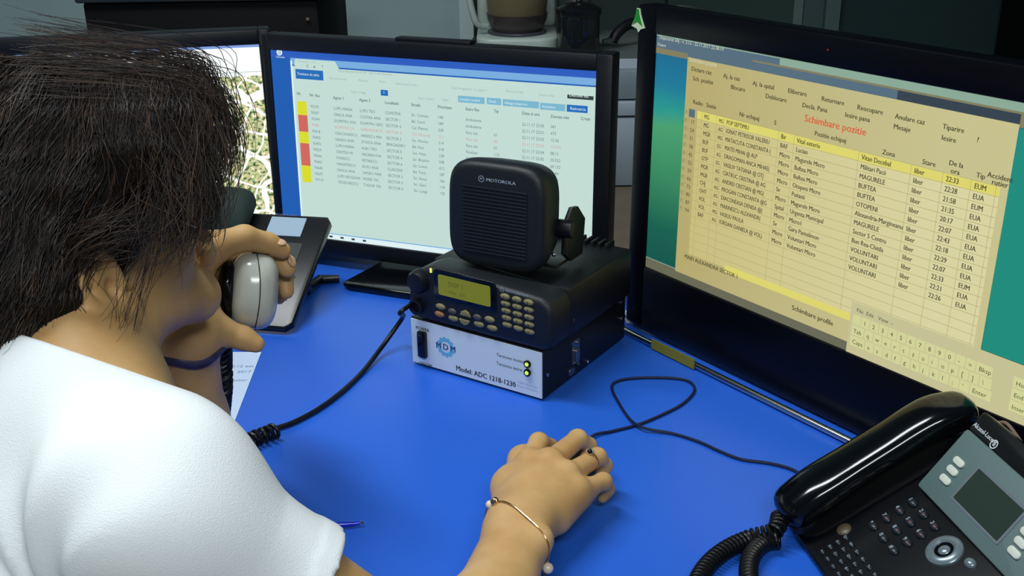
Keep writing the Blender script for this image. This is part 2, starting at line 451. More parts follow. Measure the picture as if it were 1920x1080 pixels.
# ---- centre monitor
cmn = thing('computer_monitor', CM.M(), 'black monitor showing a white incident table, behind the two-way radio', 'monitor')
monitor_shell(cmn, CW, CH, 0.013, 0.024, 0.024, 0.026)
cc = {}
S = [screen_mat('cscreen_blue', (28, 92, 178)), screen_mat('cscreen_page', (194, 220, 212)), screen_mat('cscreen_tabs', (120, 172, 222)),
     screen_mat('cscreen_titlebar', (44, 92, 190)), screen_mat('cscreen_yellow', (216, 220, 40)), screen_mat('cscreen_red', (206, 104, 92)),
     screen_mat('cscreen_text', (96, 118, 116)), screen_mat('cscreen_redtext', (206, 150, 148)), screen_mat('cscreen_button', (34, 108, 184)),
     screen_mat('cscreen_cyan', (122, 182, 206)), screen_mat('cscreen_black', (46, 62, 60)), screen_mat('cscreen_faint', (150, 172, 168)),
     screen_mat('cscreen_white', (222, 240, 242))]
BLUE, PAGE, TABS, TITLE, YEL, REDB, TXT, RTXT, BTN, CYAN, BLK, FAINT, WHT = range(13)
mb = MB(); L1, L2, L3, L4 = 0.0003, 0.0006, 0.0009, 0.0012
def cuv(px, py): return CM.uv(px, py)
mb.mi = BLUE; rect(mb, 0, 0, CW, CH, 0.0)
u0 = cuv(545, 120)[0]
vt = cuv(548, 100)[1]; 
mb.mi = TITLE; rect(mb, 0.001, CH - 0.010, CW, CH, L1 * 0.5)
mb.mi = TABS; vtab0 = cuv(800, 137)[1]; rect(mb, u0, vtab0 - 0.001, CW, CH - 0.010, L1)
mb.mi = PAGE; vp = cuv(700, 134)[1]; vb = cuv(700, 463)[1]
rect(mb, u0, 0.010, CW, vp, L1 * 1.5)
mb.mi = TABS; rect(mb, u0, 0.0085, CW, 0.010, L2); mb.mi = WHT; rect(mb, u0, 0.0, CW, 0.0085, L1 * 1.5)
mb.mi = WHT; rect(mb, u0, 0.0095, u0 + 0.003, CH - 0.014, L2)
# browser tab
ta, tb = cuv(550, 118), cuv(632, 122)
mb.mi = PAGE; mb.quad([(ta[0] + 0.001, vp - 0.001, L2), (tb[0] + 0.004, vp - 0.001, L2), (tb[0] - 0.003, vp + 0.011, L2), (ta[0] + 0.004, vp + 0.011, L2)])
mb.mi = BTN; a = cuv(554, 129); b = cuv(607, 151); rect(mb, a[0], b[1], b[0], a[1], L2)
mb.mi = WHT; add_text(mb, 'Trimitere de salva', a[0] + 0.003, (a[1] + b[1]) / 2 - 0.0015, 0.0058, L3, sx=0.9)
mb.mi = WHT; q = cuv(524, 98); mb.prism([(q[0] + 0.005 * math.cos(t), q[1] + 0.005 * math.sin(t)) for t in np.linspace(0, 6.2, 14)], L1, L1 * 1.2)
mb.mi = BTN; add_text(mb, '@', q[0] - 0.0025, q[1] - 0.002, 0.006, L2)
mb.mi = WHT; q = cuv(518, 108); add_text(mb, 'Chrome', q[0], q[1], 0.0045, L2)
mb.mi = TXT
for (x, y, t) in ((551, 124, '<'), (575, 125, 'C'), (588, 126, '#'), (604, 126, '*'), (1098, 163, '+')):
    q = cuv(x, y); add_text(mb, t, q[0], q[1] - 0.001, 0.006, L3, bold=True)
mb.mi = FAINT
for (x, y, t, sz) in ((560, 115, 'Dispecerat - 112', 0.0045), (634, 133, 'https://dispecer.local/ fise / lista incidente active', 0.005), (618, 147, 'Fise interventie', 0.005),
                      (673, 151, 'Resurse', 0.005), (711, 153, 'Harta', 0.005), (742, 157, 'Administrare cont', 0.005), (846, 165, 'Total inregistrari: 12, pagina 1', 0.005),
                      (948, 171, 'Reincarca lista', 0.005), (1010, 178, 'Cauta in fise', 0.005), (784, 184, 'Inapoi / Inainte', 0.0045), (829, 187, 'Pagina', 0.0045),
                      (659, 172, 'Pagina curenta', 0.0045), (680, 175, 'din', 0.0045)):
    q = cuv(x, y); add_text(mb, t, q[0], q[1] - 0.001, sz, L3, sx=0.95)
mb.mi = BTN; a = cuv(714, 168); b = cuv(728, 180); rect(mb, a[0], b[1], b[0], a[1], L2)
mb.mi = WHT; add_text(mb, '1', a[0] + 0.004, b[1] + 0.003, 0.006, L3)
bts = [(859, 181, 909, 193, 'Inchidere incident'), (913, 184, 940, 196, 'Detalii'), (943, 188, 1011, 201, 'Adauga echipaj nou'), (1013, 194, 1060, 207, 'Actualizare')]
for (x0, y0, x1, y1, t) in bts:
    a = cuv(x0, y0); b = cuv(x1, y1); vm = cuv((x0 + x1) / 2, (y0 + y1) / 2)[1]; mb.mi = CYAN; rect(mb, a[0], vm - 0.0048, b[0], vm + 0.0048, L2)
    mb.mi = WHT; add_text(mb, t, a[0] + 0.003, vm - 0.0018, 0.0052, L3, sx=0.85)
a = cuv(1063, 198); b = cuv(1102, 210); vm = (a[1] + b[1]) / 2; mb.mi = BTN; rect(mb, a[0], vm - 0.005, b[0], vm + 0.005, L2); mb.mi = WHT; add_text(mb, 'Reincarca', a[0] + 0.005, vm - 0.0018, 0.0058, L3)
a = cuv(1064, 177); b = cuv(1113, 188); mb.mi = BLK; rect(mb, a[0], b[1], min(b[0], CW), a[1], L2); mb.mi = WHT; add_text(mb, 'Deschide fisa', a[0] + 0.003, b[1] + 0.003, 0.0058, L3, sx=0.9)
# table header
mb.mi = TXT
heads = [(557, 176, 'Nr.'), (581, 179, 'Nr. fisa'), (625, 184, 'Agent 1'), (674, 188, 'Agent 2'), (722, 193, 'Localitate'), (771, 197, 'Strada'), (821, 201, 'Prioritate'),
         (873, 205, 'Stare fisa'), (926, 209, 'Tip'), (979, 213, 'Data si ora'), (1033, 219, 'Durata min'), (1089, 223, 'Creat')]
cols = []
for (x, y, t) in heads:
    q = cuv(x, y); add_text(mb, t, q[0], q[1] - 0.0012, 0.0066, L3, sx=0.9, bold=True)
# rows
r0 = cuv(582, 200); r1 = cuv(591, 337); rowh = (r0[1] - r1[1]) / 12.0
hv = cuv(581, 179)[1]
cells = [[ '%05d' % (93270 + 37 * i) for i in range(13)],
         ['LUPU MARIA', 'DINCA ANA', 'DUMITRU ION', 'DUMITRU LIV', 'CRACIUNESCU', 'SANDU ANA', 'LUPU MARIA', 'CRISTEA MI', 'IONESCU', 'PANAITESCU', 'DINCA ANA', 'LUPU BOGDAN', 'TEODORESCU'],
         ['LUPU TEO', 'COSTEA ANA', 'DUMITRU GEO', 'GHEORGHE TI', 'HERESCU MIH', 'STOICA ANA', 'ALBU TEO', 'NEGREA IOA', 'PETRESCU', 'RUSU ANA', 'SANDU MAR', 'MOISE TIN', 'TUDOR TIN'],
         ['CLINCENI', 'SECTOR 1', 'SECTOR 4', 'SECTOR 6', 'SECTOR 2', 'BRAGADIRU', 'SECTOR 5', 'SECTOR 4', 'SECTOR 6', 'CLINCENI', 'SECTOR 2', 'SECTOR 3', 'SECTOR 5'],
         ['Str. Crinului', 'Bd. Carol', 'Cal. Plevnei', 'Cal. Victoriei', 'Str. Morilor', 'Bd. Pacii', 'Sos. Vitan', 'Str. Brazilor', 'Str. Livezii', 'Bd. Timis', 'Str. Noua', 'Str. Garii', 'Str. Lunga'],
         ['148', '189', '238', '211', '214', '318', '128', '208', '412', '187', '166', '118', '125'],
         ['Ambulanta', 'Ambulanta', 'Fara caz', 'Fara caz', 'Fara caz', 'Finalizat', 'Fara caz', 'Trimis', 'Trimis', 'Fara caz', 'Fara caz', 'Trimis', 'Fara caz'],
         ['', '', '01', '02', '01', '112', '', '02', '01', '', '02', '', '01'],
         ['22.11.17 22:0%d' % (i % 10) for i in range(13)],
         ['381', '473', '12.36', '12.412', '08.11', '30.022', '09.132', '10.44', '21.08', '33.51', '07.12', '18.40', '02.31']]
hx = [1, 2, 3, 4, 5, 6, 7, 8, 9, 10]
for ci, k in enumerate(hx):
    q = cuv(heads[k][0], heads[k][1])
    ux = cuv(583, 200)[0] if ci == 0 else q[0]
    for i in range(13):
        v = r0[1] - rowh * i - 0.0012
        mb.mi = RTXT if i == 3 else TXT
        if cells[ci][i]: add_text(mb, cells[ci][i], ux, v, 0.0062, L3, sx=0.92)
# coloured priority cells
a = cuv(559, 196)
for (k0, k1, c) in ((-0.6, 1.6, YEL), (1.6, 4.3, REDB), (4.3, 6.2, YEL), (6.2, 9.9, REDB), (9.9, 12.7, YEL)):
    mb.mi = c; rect(mb, a[0] - 0.001, r0[1] - rowh * (k1 - 0.15), a[0] + 0.0155, r0[1] - rowh * (k0 - 0.15), L2)
# task bar marks
mb.mi = BLK
for k in range(5): rect(mb, u0 + 0.03 + 0.02 * k, 0.003, u0 + 0.036 + 0.02 * k, 0.006, L3)
mb.obj('screen', S, cmn, smooth=False)
# stand
st = MB()
Mi = CM.M().inverted()
def wl(p): return tuple(Mi @ Vector(tuple(p)))
nz = CM.n / np.linalg.norm(CM.n); nh = np.array([nz[0], nz[1], 0]); nh /= np.linalg.norm(nh)
cpt = CM.P(CW / 2 + 0.015, 0, 0); cpt[2] = DESK
ex = CM.ex
Mst = Matrix([[ex[0], nh[0] , 0, cpt[0]], [ex[1], nh[1], 0, cpt[1]], [0, 0, 1, DESK], [0, 0, 0, 1]])
Ml = Mi @ Mst
MB().prism([(-0.128, 0.072), (-0.115, 0.080), (0.090, 0.080), (0.100, 0.072), (0.09, -0.12), (-0.10, -0.12)], 0.0005, 0.012, M=Ml, bev=0.004).obj('base_plate', M_GLOSS, cmn)
MB().box((0, -0.065, 0.09), (0.07, 0.03, 0.16), M=Ml, bev=0.006).obj('stand_neck', M_BLACK, cmn)
MB().box((0.27, CH + 0.024 + 0.002, -0.016), (0.12, 0.006, 0.02), bev=0.002).obj('top_cover', M_BLACK, cmn)

# ---- left monitor with the street map
lyaw = 0.19
q = at_y(485, 83, 1.775)
LM_ex = np.array([math.cos(lyaw), math.sin(lyaw), 0])
LW, LH = 0.51, 0.287
LM = Frame(q - LM_ex * LW - np.array([0, 0, LH]), LM_ex, (0, 0, 1.0))
lmn = thing('computer_monitor', LM.M(), 'black monitor showing an aerial street map, leftmost screen behind the head', 'monitor')
monitor_shell(lmn, LW, LH, 0.018, 0.018, 0.024, 0.024)
mp = bpy.data.materials.new('map_screen'); mp.use_nodes = True; nt = mp.node_tree; bs = nt.nodes['Principled BSDF']
bs.inputs['Base Color'].default_value = (0.01, 0.01, 0.01, 1); bs.inputs['Roughness'].default_value = 0.35; bs.inputs['Specular IOR Level'].default_value = 0.15
tc = nt.nodes.new('ShaderNodeTexCoord')
mpn = nt.nodes.new('ShaderNodeMapping'); mpn.inputs['Rotation'].default_value = (0, 0, 0.5); nt.links.new(tc.outputs['Object'], mpn.inputs['Vector'])
nzw = nt.nodes.new('ShaderNodeTexNoise'); nzw.inputs['Scale'].default_value = 14; nt.links.new(tc.outputs['Object'], nzw.inputs['Vector'])
ad = nt.nodes.new('ShaderNodeVectorMath'); ad.operation = 'MULTIPLY_ADD'
nt.links.new(nzw.outputs['Color'], ad.inputs[0]); ad.inputs[1].default_value = (0.035, 0.035, 0); nt.links.new(mpn.outputs['Vector'], ad.inputs[2])
def road(scale, w, vec):
    v = nt.nodes.new('ShaderNodeTexVoronoi'); v.feature = 'DISTANCE_TO_EDGE'; v.inputs['Scale'].default_value = scale; v.inputs['Randomness'].default_value = 0.75
    nt.links.new(vec, v.inputs['Vector'])
    c = nt.nodes.new('ShaderNodeMath'); c.operation = 'LESS_THAN'; c.inputs[1].default_value = w; nt.links.new(v.outputs['Distance'], c.inputs[0]); return c
def grid(sx, sy, w):
    m2 = nt.nodes.new('ShaderNodeMapping'); m2.inputs['Scale'].default_value = (sx, sy, 0); nt.links.new(ad.outputs[0], m2.inputs['Vector'])
    v = nt.nodes.new('ShaderNodeTexVoronoi'); v.feature = 'DISTANCE_TO_EDGE'; v.inputs['Scale'].default_value = 1; v.inputs['Randomness'].default_value = 0.45
    nt.links.new(m2.outputs['Vector'], v.inputs['Vector'])
    c = nt.nodes.new('ShaderNodeMath'); c.operation = 'LESS_THAN'; c.inputs[1].default_value = w; nt.links.new(v.outputs['Distance'], c.inputs[0]); return c
r1_, r2_ = grid(11, 26, 0.045), grid(30, 11, 0.040)
mx = nt.nodes.new('ShaderNodeMath'); mx.operation = 'MAXIMUM'; nt.links.new(r1_.outputs[0], mx.inputs[0]); nt.links.new(r2_.outputs[0], mx.inputs[1])
n3 = nt.nodes.new('ShaderNodeTexNoise'); n3.inputs['Scale'].default_value = 170; n3.inputs['Detail'].default_value = 3; nt.links.new(tc.outputs['Object'], n3.inputs['Vector'])
cr = nt.nodes.new('ShaderNodeValToRGB'); e = cr.color_ramp.elements
e[0].position = 0.34; e[0].color = srgb(60, 84, 48); e[1].position = 0.7; e[1].color = srgb(250, 252, 225)
x = cr.color_ramp.elements.new(0.44); x.color = srgb(120, 146, 92); x = cr.color_ramp.elements.new(0.52); x.color = srgb(206, 214, 160); x = cr.color_ramp.elements.new(0.585); x.color = srgb(196, 150, 118); x = cr.color_ramp.elements.new(0.62); x.color = srgb(230, 236, 190)
nt.links.new(n3.outputs['Fac'], cr.inputs['Fac'])
mix = nt.nodes.new('ShaderNodeMix'); mix.data_type = 'RGBA'; nt.links.new(mx.outputs[0], mix.inputs['Factor']); nt.links.new(cr.outputs['Color'], mix.inputs['A']); mix.inputs['B'].default_value = srgb(253, 255, 244)
nt.links.new(mix.outputs['Result'], bs.inputs['Emission Color']); bs.inputs['Emission Strength'].default_value = 1.15
mb = MB(); rect(mb, 0, 0, LW, LH, 0.0)
mb.mi = 1; vv = LM.uv(450, 143)[1]; rect(mb, 0, vv, LW, LH, L1)
mb.mi = 2; rect(mb, 0, LH - 0.004, LW, LH, L2)
mb.mi = 3; rect(mb, 0, LM.uv(450, 136)[1], LW, LM.uv(450, 135)[1], L2)
mb.obj('screen', [mp, screen_mat('map_toolbar_white', (244, 252, 252), 1.1), screen_mat('map_title_blue', (130, 160, 225)), screen_mat('map_line', (150, 170, 150))], lmn, smooth=False)
Mst = Matrix([[1, 0, 0, LW / 2], [0, 0, 1, -(LM.o[2] - DESK)], [0, 1, 0, 0], [0, 0, 0, 1]])
MB().prism([(-0.12, 0.03), (0.12, 0.03), (0.09, -0.15), (-0.09, -0.15)], 0.0005, 0.012, M=Mst, bev=0.003).obj('base_plate', M_GLOSS, lmn)
MB().box((0, -0.07, 0.11), (0.07, 0.03, 0.20), M=Mst, bev=0.006).obj('stand_neck', M_BLACK, lmn)

# ---- right all-in-one touch screen
ry, rt = -0.9445, 0.0165
RM = Frame((0.1814, 1.4022, 0.8471), (math.cos(ry), math.sin(ry), 0),
           np.array([0, 0, 1.0]) * math.cos(rt) + np.array([-math.sin(ry), math.cos(ry), 0]) * math.sin(rt))
RW, RH = 0.5512, 0.31005
rmn = thing('computer_monitor', RM.M(), 'large glossy black touchscreen computer showing a yellow crew table, at right', 'monitor')
vb = -0.088
monitor_shell(rmn, RW, RH, 0.032, 0.034, 0.034, -vb, depth=0.03, m=mat('satin_black_bezel', srgb(5, 6, 12), rough=0.32, spec=0.22))
SR = [screen_mat('rs_blue', (14, 112, 150)), screen_mat('rs_green', (62, 140, 96)), screen_mat('rs_teal', (14, 88, 78)), screen_mat('rs_cream', (186, 174, 118)),
      screen_mat('rs_cream_light', (206, 198, 142)), screen_mat('rs_cell', (212, 204, 150)), screen_mat('rs_highlight', (220, 212, 108)),
      screen_mat('rs_text', (66, 62, 34)), screen_mat('rs_redtext', (214, 96, 60)), screen_mat('rs_bar', (84, 108, 124)), screen_mat('rs_bar_brown', (128, 124, 92)),
      screen_mat('rs_bar_pale', (138, 168, 150)), screen_mat('rs_lines', (172, 164, 112)), screen_mat('rs_rightteal', (26, 138, 122)), screen_mat('rs_key', (208, 210, 150)),
      screen_mat('rs_grey', (196, 192, 146)), screen_mat('rs_taskbar', (104, 104, 84)), screen_mat('rs_dark', (50, 64, 76)), screen_mat('rs_white', (206, 212, 190))]
(B_, G_, TE, CR, CL, CE, HI, TX, RT, BA, BB, BP, LN, RTE, KY, GY, TK, DK, WH) = range(19)
# wallpaper blends from blue over green to dark teal
wp = bpy.data.materials.new('wallpaper_blend'); wp.use_nodes = True; nt = wp.node_tree; bs = nt.nodes['Principled BSDF']
bs.inputs['Base Color'].default_value = (0.01, 0.01, 0.01, 1); bs.inputs['Roughness'].default_value = 0.35; bs.inputs['Specular IOR Level'].default_value = 0.15
tc = nt.nodes.new('ShaderNodeTexCoord'); sp = nt.nodes.new('ShaderNodeSeparateXYZ'); nt.links.new(tc.outputs['Object'], sp.inputs[0])
nn_ = nt.nodes.new('ShaderNodeTexNoise'); nn_.inputs['Scale'].default_value = 9; nt.links.new(tc.outputs['Object'], nn_.inputs['Vector'])
ma = nt.nodes.new('ShaderNodeMath'); ma.operation = 'MULTIPLY_ADD'; nt.links.new(nn_.outputs['Fac'], ma.inputs[0]); ma.inputs[1].default_value = 0.03; nt.links.new(sp.outputs['Y'], ma.inputs[2])
mr = nt.nodes.new('ShaderNodeMapRange'); mr.inputs['From Min'].default_value = 0.015; mr.inputs['From Max'].default_value = RH + 0.015; nt.links.new(ma.outputs[0], mr.inputs['Value'])
cr = nt.nodes.new('ShaderNodeValToRGB'); e = cr.color_ramp.elements
e[0].position = 0.0; e[0].color = srgb(10, 84, 74); e[1].position = 1.0; e[1].color = srgb(16, 96, 140)
for p, c in ((0.2, (16, 96, 78)), (0.42, (52, 134, 92)), (0.64, (70, 158, 110)), (0.70, (36, 150, 140)), (0.8, (18, 120, 150))):
    x = cr.color_ramp.elements.new(p); x.color = srgb(*c)
nt.links.new(mr.outputs[0], cr.inputs['Fac']); nt.links.new(cr.outputs['Color'], bs.inputs['Emission Color']); bs.inputs['Emission Strength'].default_value = 1.0
SR[0] = wp
# cream window with slow warm / grey variation
for nm, ca, cb_ in (('rs_cream', (178, 164, 104), (198, 192, 140)), ('rs_cell', (196, 182, 112), (216, 210, 160))):
    m = MATS[nm]; nt = m.node_tree; bs = nt.nodes['Principled BSDF']
    tc = nt.nodes.new('ShaderNodeTexCoord'); sp = nt.nodes.new('ShaderNodeSeparateXYZ'); nt.links.new(tc.outputs['Object'], sp.inputs[0])
    mr = nt.nodes.new('ShaderNodeMapRange'); mr.inputs['From Min'].default_value = 0.0; mr.inputs['From Max'].default_value = 0.42; nt.links.new(sp.outputs['X'], mr.inputs['Value'])
    cr = nt.nodes.new('ShaderNodeValToRGB'); cr.color_ramp.elements[0].color = srgb(*ca); cr.color_ramp.elements[1].color = srgb(*cb_)
    nt.links.new(mr.outputs[0], cr.inputs['Fac']); nt.links.new(cr.outputs['Color'], bs.inputs['Emission Color'])
mb = MB()
def ruv(px, py): return RM.uv(px, py)
mb.mi = B_; rect(mb, 0, 0, RW, RH, 0)
k = L1
mb.mi = BP; rect(mb, 0, RH - 0.0085, RW, RH, k); mb.mi = BA; rect(mb, 0.0, RH - 0.0085, 0.20, RH - 0.0015, k * 1.5)
mb.mi = BB; rect(mb, 0.0, RH - 0.023, RW, RH - 0.0085, k * 1.2)
mb.mi = BA; rect(mb, 0.0, RH - 0.016, 0.16, RH - 0.0085, k * 1.6)
u_l = ruv(1290, 110)[0]; u_r = ruv(1908, 260)[0]
v_t = ruv(1290, 105)[1]; v_b = ruv(1268, 508)[1]
mb.mi = BA; rect(mb, u_l, v_t - 0.001, u_r, v_t + 0.0085, L2)
mb.mi = DK; rect(mb, u_l + 0.30, v_t - 0.001, u_r, v_t + 0.0085, L2 * 1.2)
mb.mi = CR; rect(mb, u_l, v_b, u_r, v_t - 0.001, L2)
mb.mi = TK; rect(mb, 0, 0, 0.36, 0.0135, L1); mb.mi = BP; rect(mb, 0.0, 0.0135, 0.36, 0.0145, L1)
# title text
mb.mi = WH
for (x, y, t, sz) in ((1237, 71, 'Dispecerat SAJ - v. 3.12 - 22.11.2017 22:38:19', 0.0062), (1234, 84, 'Fisiere', 0.0060), (1293, 113, 'Schimbare pozitie', 0.0068)):
    q = ruv(x, y); add_text(mb, t, q[0], q[1] - 0.001, sz, L3, sx=0.95)
mb.mi = TX
menu = [(1297, 129, 'Dictare caz'), (1357, 142, 'Aj. la caz'), (1412, 156, 'Aj. la spital'), (1478, 170, 'Eliberare'), (1541, 185, 'Returnare'), (1608, 201, 'Reocupare'), (1679, 218, 'Anulare caz'),
        (1768, 237, 'Tiparire'), (1300, 147, 'Sch. pozitie'), (1371, 163, 'Blocare'), (1436, 180, 'Deblocare'), (1505, 197, 'Decla. Pana'), (1585, 215, 'Iesire pana'), (1676, 237, 'Mesaje'), (1766, 258, 'Iesire'), (1832, 262, '?'),
        (1300, 191, 'Radio'), (1325, 197, 'Statie'), (1387, 214, 'Nr echipaj'), (1452, 230, '5'), (1528, 250, 'Pozitie echipaj'), (1655, 285, 'Zona'), (1730, 303, 'Stare'), (1780, 305, 'De la'), (1783, 320, 'ora'), (1831, 328, 'Tip'), (1852, 327, 'Accident'), (1860, 341, 'rutier')]
for (x, y, t) in menu:
    q = ruv(x, y); add_text(mb, t, q[0], q[1] - 0.002, 0.0074, L3, bold=True)
mb.mi = RT; q = ruv(1509, 222); add_text(mb, 'Schimbare pozitie', q[0], q[1] - 0.003, 0.0115, L3, bold=True)
# table
NR = 13
tl = ruv(1316, 209); 
first = [(1326, 216), (1350, 222), (1364, 226), (1467, 252), (1494, 262), (1615, 294), (1713, 322), (1770, 339), (1825, 350)]
last = [(1306, 399), (1336, 409), (1350, 414), (1447, 448), (1478, 458), (1594, 500), (1688, 534), (1746, 553), (1795, 572)]
va = np.mean([ruv(*p)[1] for p in first]); vz = np.mean([ruv(*p)[1] for p in last]); rh = (va - vz) / (NR - 1)
us = [0.5 * (ruv(*a)[0] + ruv(*b)[0]) for a, b in zip(first, last)]
ul = us[0] - 0.012; ur = ruv(1872, 380)[0]
vtop = va + rh * 0.5; NROW = 18
mb.mi = CE; rect(mb, ul, vtop - rh * NROW, ur, vtop, L3)
mb.mi = HI; rect(mb, ul, vtop - rh, ur, vtop, L4)
mb.mi = LN
for i in range(NROW + 1):
    v = vtop - rh * i; rect(mb, ul, v - 0.00025, ur, v + 0.00025, L4 * 1.1)
for u in us + [ur]:
    rect(mb, u - 0.0042, vtop - rh * NROW, u - 0.0037, vtop, L4 * 1.1)
colA = ['MG', 'MG', 'MGR', 'BUF', 'BUF', 'OTP', 'MGR', 'MGR', 'CHJ', 'OHT', 'VOL', 'VOL', 'BAF']
colB = ['MG', 'AG', 'MG', 'EG', 'AG', 'EG', 'AG', 'AG', 'AG', 'AG', 'AG', 'MG', 'AG']
colC = ['POP SEPTIMIU', 'IONAT PETRISOR VALERIU', 'MATACUTA CONSTANTA (', 'MATEI MIHAI @ ALP', 'DRAGOMAN ANCA MIHAE(', 'VASILIV TATIANA @ OTJ', 'CIATRUC CRISTINA @ AG', 'ANDREI CRISTIAN @ MG(', 'PROGAN CONSTANTA @G', 'DIACONEASA DENISA @(', 'MARINESCU ALEXANDR(', 'VASILIU PAULA', 'IORDAN DANIELA @ VOL)']
colD = ['Bir', 'BAF', 'Micro', 'Micro', 'Micro', 'Micro', 'Sv', 'Micro', 'Spital', 'Micro', 'Sv', 'Micro', 'Micro']
colE = ['Vital exteriu', 'Lucian', 'Magurele Micro', 'Buftea Micro', 'Buftea Micro', 'Otopeni Micro', 'Puitanii', 'Magurele Micro', 'Urgenta Municipal', 'Micro1', 'Gara Pantelimon', 'Voluntari Micro', 'Voluntari Micro']
colF = ['Vitan Decebal', 'Militari Pacii', 'MAGURELE', 'BUFTEA', 'BUFTEA', 'OTOPENI', 'Alexandria-Margineanu', 'MAGURELE', 'Sector 5 Centru', 'Bun Rea-Chitila', 'VOLUNTARI', 'VOLUNTARI', 'VOLUNTARI']
colG = ['liber'] * 13
colH = ['22:33', '22:28', '21:58', '21:35', '20:17', '22:07', '22:43', '22:18', '22:29', '22:07', '22:33', '22:21', '22:26']
colI = ['EUM', 'EUA', 'EUM', 'EUA', 'EUA', 'EUA', 'EUA', 'EUA', 'EUA', 'EUA', 'EUM', 'EUA', 'EUA']
mb.mi = TX
for u, cdat in zip(us, (colA, colB, colC, colD, colE, colF, colG, colH, colI)):
    for i, t in enumerate(cdat):
        add_text(mb, t, u, va - rh * i - 0.0026, 0.0078 if cdat is not colB else 0.0068, L4 * 1.3, sx=(0.74 if cdat in (colA, colB, colC) else 0.84), bold=True)
mb.mi = GY
for i in range(NR):
    v = va - rh * i
    mb.mi = LN; rect(mb, ul - 0.022, v - 0.003, ul - 0.014, v + 0.003, L3); mb.mi = TX; add_text(mb, '?', ul - 0.020, v - 0.002, 0.006, L4); add_text(mb, '%d' % (10 + 7 * i), ul - 0.011, v - 0.0026, 0.007, L4)
mb.mi = BA; rect(mb, ul - 0.014, va - 0.005, ul - 0.004, va + 0.005, L4 * 1.2)
# status line and its yellow field
mb.mi = HI; q = ruv(1360, 503); q2 = ruv(1610, 600); rect(mb, q[0], q[1] - 0.004, q2[0], q[1] + 0.005, L4 * 1.15)
mb.mi = TX; q = ruv(1285, 480); add_text(mb, 'MAIFI ALEXANDRA SECTOR 1', q[0], q[1] - 0.002, 0.0078, L4 * 1.4, sx=0.9, bold=True)
q = ruv(1486, 578); add_text(mb, 'Schimbare profile', q[0], q[1] - 0.001, 0.0085, L4 * 1.4, bold=True)
# on-screen keyboard
ka = ruv(1608, 588); 
mb.mi = GY; rect(mb, ka[0] - 0.008, 0.0, RW, ka[1] + 0.013, L4 * 1.5)
rows = [['', '1', '2', '3', '4', '5', '6', '7', '8', '9', '0', '-', '=', 'Bksp'], ['Tab', 'q', 'w', 'e', 'r', 't', 'z', 'u', 'i', 'o', 'p', '[', ']', '\\'],
        ['Caps', 'a', 's', 'd', 'f', 'g', 'h', 'j', 'k', 'l', ';', "'", 'Enter'], ['Shift', 'z', 'x', 'c', 'v', 'b', 'n', 'm', ',', '.', '/', 'Shift'], ['Fn', 'Ctrl', 'Win', 'Alt', '', 'AltGr', 'Ctrl', '<', '^']]
wid = {'Tab': 1.5, 'Caps': 1.75, 'Shift': 2.2, 'Enter': 2.1, 'Bksp': 1.6, '': 1.0, '\\': 1.2}
kp = 0.0117; kv = ka[1] - 0.001
rhk = 0.0128
nav = [['Home', 'PgUp'], ['End', 'PgDn'], ['Insert', 'Pause'], ['PrtScn', 'ScrLk'], ['Opt', 'Help']]
for ri, rw in enumerate(rows):
    x = ka[0] - 0.004; v = kv - rhk * ri
    if v - rhk < 0: break
    for t in rw:
        wk = kp * wid.get(t, 1.0) * (5 if (ri == 4 and t == '') else 1)
        mb.mi = KY; rect(mb, x, v - rhk + 0.0012, x + wk - 0.0012, v, L4 * 1.8)
        mb.mi = TX; add_text(mb, t, x + 0.003, v - rhk * 0.68, 0.0072, L4 * 2.1)
        x += wk
    x = ka[0] + kp * 16.1
    for t in nav[ri]:
        wk = 0.0225
        mb.mi = KY; rect(mb, x, v - rhk + 0.0012, x + wk - 0.0012, v, L4 * 1.8); mb.mi = TX; add_text(mb, t, x + 0.003, v - rhk * 0.68, 0.0068, L4 * 2.1); x += wk
mb.mi = TX; add_text(mb, 'File  Edit   View  -', ka[0], kv + 0.004, 0.0065, L4 * 2.1)
# desktop to the right of the window
a = ruv(1912, 255)
mb.mi = RTE; rect(mb, u_r + 0.0005, ka[1] + 0.013, RW, RH - 0.024, L2 * 0.8)
mb.obj('screen', SR, rmn, smooth=False)
led = MB(); q = ruv(1557, 93); led.ball((q[0], q[1], 0.0042), 0.0011); led.obj('power_light', mat('red_led', (0.2, 0, 0, 1), emit=srgb(230, 40, 60), estr=0.12), rmn)
# chrome foot bar along the lower front edge, resting on the desk
zb = -(RM.o[2] - DESK) / RM.ey[2]
bar = spline([(-0.028, -0.082, 0.012), (-0.028, zb + 0.018, 0.014), (-0.022, zb + 0.007, 0.02), (0.0, zb + 0.005, 0.024), (0.12, zb + 0.005, 0.024), (0.25, zb + 0.005, 0.024), (0.4, zb + 0.005, 0.024), (RW, zb + 0.005, 0.024), (RW + 0.028, zb + 0.007, 0.02), (RW + 0.03, zb + 0.018, 0.014), (RW + 0.03, -0.082, 0.012)], 8)
MB().tube(bar, 0.0042, n=10).obj('foot_bar', M_CHROME, rmn)
MB().box((RW / 2, -0.0865, -0.004), (RW + 0.04, 0.015, 0.014), bev=0.004).obj('lower_lip', mat('blue_black_lip', srgb(14, 20, 40), rough=0.35, spec=0.3), rmn)
MB().box((RW / 2, (zb + vb) / 2 + 0.006, -0.06), (0.2, vb - zb + 0.008, 0.02), bev=0.004).obj('rear_leg', M_GLOSS, rmn)
ya, yb = ruv(1250, 655)[0], ruv(1330, 695)[0]
MB().box(((ya + yb) / 2, zb + 0.0085, 0.029), (yb - ya, 0.014, 0.0012)).obj('sticky_flag', mat('olive_yellow_paper', srgb(120, 118, 40), rough=0.8), rmn)['label'] = 'olive yellow paper flag on the foot bar'
